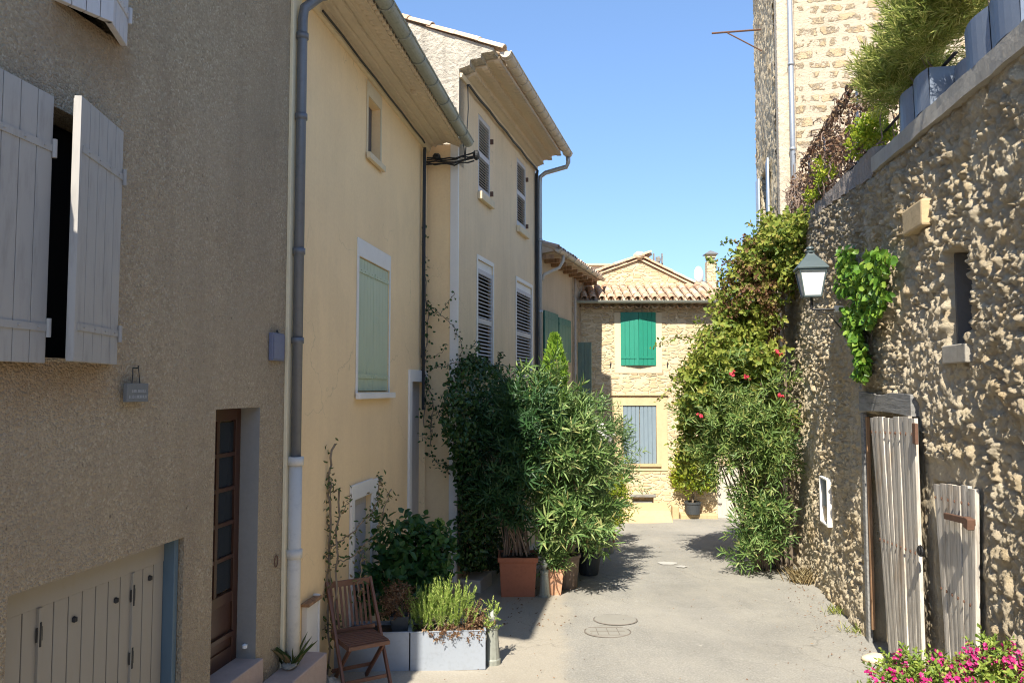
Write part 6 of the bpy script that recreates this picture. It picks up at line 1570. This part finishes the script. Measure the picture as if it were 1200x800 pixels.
# --- street details
M['palepatch']=plaster('worn_pale_patch',(.47,.455,.42),.2,0,b_scale=30,b_str=.6)
LM['straw']=leafmat('straw',[(0,(.30,.22,.11)),(.6,(.50,.40,.22)),(1,(.62,.54,.34))],.3,.8,.1)
def scatter(name,label,cat,n,fn,mat,L,W,kind='stuff'):
    pos=[];
    while len(pos)<n:
        x,y=fn(); pos.append((x,y,gz(y)+.016+.004*random.random()))
    pos=np.array(pos); a=RNG.random(n)*6.28; ax=np.stack([np.cos(a),np.sin(a),RNG.normal(size=n)*.25],-1); nr=np.stack([RNG.normal(size=n)*.4,RNG.normal(size=n)*.4,np.ones(n)],-1)
    o=leaf_mesh(name,pos,ax,nr,RNG.uniform(L*.5,L,n),W,mat,None,.1,-.1); o['kind']=kind; o['label']=label; o['category']=cat; return o
wallx=lambda y: 2.366+.18*y
def near_right():
    y=random.uniform(5,14); return wallx(y)-.12-abs(random.gauss(0,.22)),y
def near_left():
    y=random.uniform(9.5,14); return -.1+.12*(y-9.5)+abs(random.gauss(0,.45)),y
def anywhere(): 
    return random.uniform(-.8,3.8),random.uniform(6,19)
scatter('fallen_leaves','dry brown leaf litter gathered along the foot of the rubble wall','leaf litter',260,near_right,LM['dry'],.04,.017)
scatter('fallen_leaves','scattered fallen leaves on the road around the potted oleanders','leaf litter',160,near_left,LM['dry'],.055,.02)
scatter('grit','sparse grit and small leaf crumbs over the road','grit',380,anywhere,LM['dry'],.022,.014)
def tuft(name,label,cat,x,y,n,h,mat,r=.12):
    t=thing(name,label,cat,(x,y,gz(y)))
    pos=np.array([(x+random.gauss(0,r),y+random.gauss(0,r),gz(y)) for _ in range(n)]); a=RNG.random(n)*6.28
    ax=np.stack([np.cos(a)*.45,np.sin(a)*.45,np.full(n,1.)],-1); leaf_mesh('foliage',pos,ax,np.stack([-np.cos(a),-np.sin(a),np.full(n,.3)],-1),RNG.uniform(h*.4,h,n),.006,mat,t,.05,.25,.3)
tuft('dry_grass','straw-coloured dry grass tuft at the wall foot beside the oleander stems','grass tuft',wallx(12.1)-.18,12.1,170,.34,LM['straw'],.09)
tuft('grass_tuft','small green weed tuft at the wall foot below the white framed cupboard','grass tuft',wallx(10.2)-.12,10.2,40,.16,LM['grassy'],.07)
tuft('grass_tuft','small green weed tuft at the wall foot left of the tall plank door','grass tuft',wallx(9.3)-.12,9.3,30,.13,LM['grassy'],.06)
c=B.W(-.02,2.2,ZB+.28+2.73*SB); t=thing('roof_weeds','dry weeds growing on the gable top of the cream house','plant',tuple(c))
n=260; pos=np.array([tuple(B.W(.08+random.gauss(0,.05),y,ZB+.33+(y+.53)*SB)) for y in [random.uniform(1.7,3.0) for _ in range(n)]]); a=RNG.random(n)*6.28
leaf_mesh('foliage',pos,np.stack([np.cos(a)*.35,np.sin(a)*.35,np.full(n,1.)],-1),np.stack([-np.cos(a),-np.sin(a),np.full(n,.3)],-1),RNG.uniform(.08,.34,n),.010,LM['dry'],t,.05,.2,.5)
rd=random.Random(6)
for k,(px,py,wx,wy) in enumerate(((782,661,.34,.10),(798,665,.20,.06))):
    c=ground_hit(px,py); q=MB(); pts=[]
    for i in range(18):
        a=2*math.pi*i/18; rr=rd.uniform(.75,1.15); x,y=c.x+math.cos(a)*wx*rr*.5,c.y+math.sin(a)*wy*rr*1.6; pts.append((x,y,gz(y)+.026))
    q.poly(pts); o=build('road_marking',q,M['palepatch'],loc=tuple(c)); o['kind']='structure'
M['coverm']=plaster('cover_fill',(.29,.275,.24),.1,0,b_scale=40,b_str=.8)
M['coveriron']=painted('worn_cover_iron',(.19,.165,.14),.8,.5,grain=False)
def manhole(px,py,label,rx,grid):
    c=ground_hit(px,py); sl=math.atan(-.0454)
    t=thing('manhole_cover',label,'manhole cover',(c.x,c.y,c.z+.016)); t.rotation_euler=(sl,0,0)
    q=MB(); n=36
    for k in range(n):
        a0,a1=2*math.pi*k/n,2*math.pi*(k+1)/n
        q.quad((math.cos(a0)*rx,math.sin(a0)*rx,.001),(math.cos(a1)*rx,math.sin(a1)*rx,.001),(math.cos(a1)*(rx-.014),math.sin(a1)*(rx-.014),.006),(math.cos(a0)*(rx-.014),math.sin(a0)*(rx-.014),.006))
    build('rim',q,M['coveriron'],t)
    q=MB(); q.lathe((0,0,-.03),[(rx-.016,0),(rx-.016,.032)],36)
    build('cover',q,M['coverm'],t)
    if grid:
        q=MB()
        for x in (-.12,0,.12): q.box(x-.004,x+.004,-.17,.17,.0025,.006)
        for y in (-.17,0,.17): q.box(-.2,.2,y-.004,y+.004,.003,.0065)
        build('grid',q,M['coveriron'],t)
manhole(712,741,'nearer round iron manhole cover with a square grid',.27,True); manhole(721,727,'farther round manhole cover set in the road',.27,False)

# ================================================================== light, sky, camera
el_=R(46); az=R(17.0)                    # the sun's rays travel toward +y, a little to the right
sd=Vector((math.sin(az)*math.cos(el_),math.cos(az)*math.cos(el_),-math.sin(el_)))
L=bpy.data.lights.new('sun','SUN'); L.energy=3.6; L.angle=R(.53); L.color=(1,.93,.80)
so=bpy.data.objects.new('sun',L); col.objects.link(so); so.rotation_euler=sd.to_track_quat('-Z','Y').to_euler(); so.location=(-5,-10,15)
w=bpy.data.worlds.new('World'); scene.world=w; w.use_nodes=True; n=w.node_tree; bg=n.nodes['Background']
sk=n.nodes.new('ShaderNodeTexSky'); sk.sky_type='NISHITA'; sk.sun_disc=False; sk.sun_elevation=el_
to_sun=-sd; sk.sun_rotation=math.atan2(to_sun.x,to_sun.y); sk.altitude=200; sk.air_density=1.0; sk.dust_density=.3; sk.ozone_density=3.2
hs_=n.nodes.new('ShaderNodeHueSaturation'); hs_.inputs['Saturation'].default_value=1.0; n.links.new(sk.outputs[0],hs_.inputs['Color']); tn=N(n,'ShaderNodeMix',data_type='RGBA',blend_type='MULTIPLY'); tn.inputs[0].default_value=1; tn.inputs[7].default_value=(.50,.70,1.0,1); n.links.new(hs_.outputs[0],tn.inputs[6]); gm=N(n,'ShaderNodeGamma'); gm.inputs[1].default_value=.68; n.links.new(tn.outputs[2],gm.inputs[0]); n.links.new(gm.outputs[0],bg.inputs[0]); bg.inputs[1].default_value=.15
cam=bpy.data.cameras.new('camera'); co=bpy.data.objects.new('camera',cam); col.objects.link(co)
co.location=(0,0,CAM_Z); co.rotation_euler=(math.pi/2+PITCH,0,0); cam.sensor_width=36; cam.lens=F_PX/1200*36; cam.clip_end=3000; cam.clip_start=.05
scene.camera=co
scene.view_settings.view_transform='Standard'; scene.view_settings.look='None'; scene.view_settings.exposure=1.38; scene.view_settings.gamma=1
scene.cycles.use_denoising=True
scene.cycles.max_bounces=7; scene.cycles.diffuse_bounces=4; scene.cycles.transmission_bounces=4; scene.cycles.sample_clamp_indirect=8
scene.cycles.use_adaptive_sampling=True; scene.cycles.adaptive_threshold=.015
scene.cycles.pixel_filter_type='BLACKMAN_HARRIS'; scene.cycles.filter_width=1.1
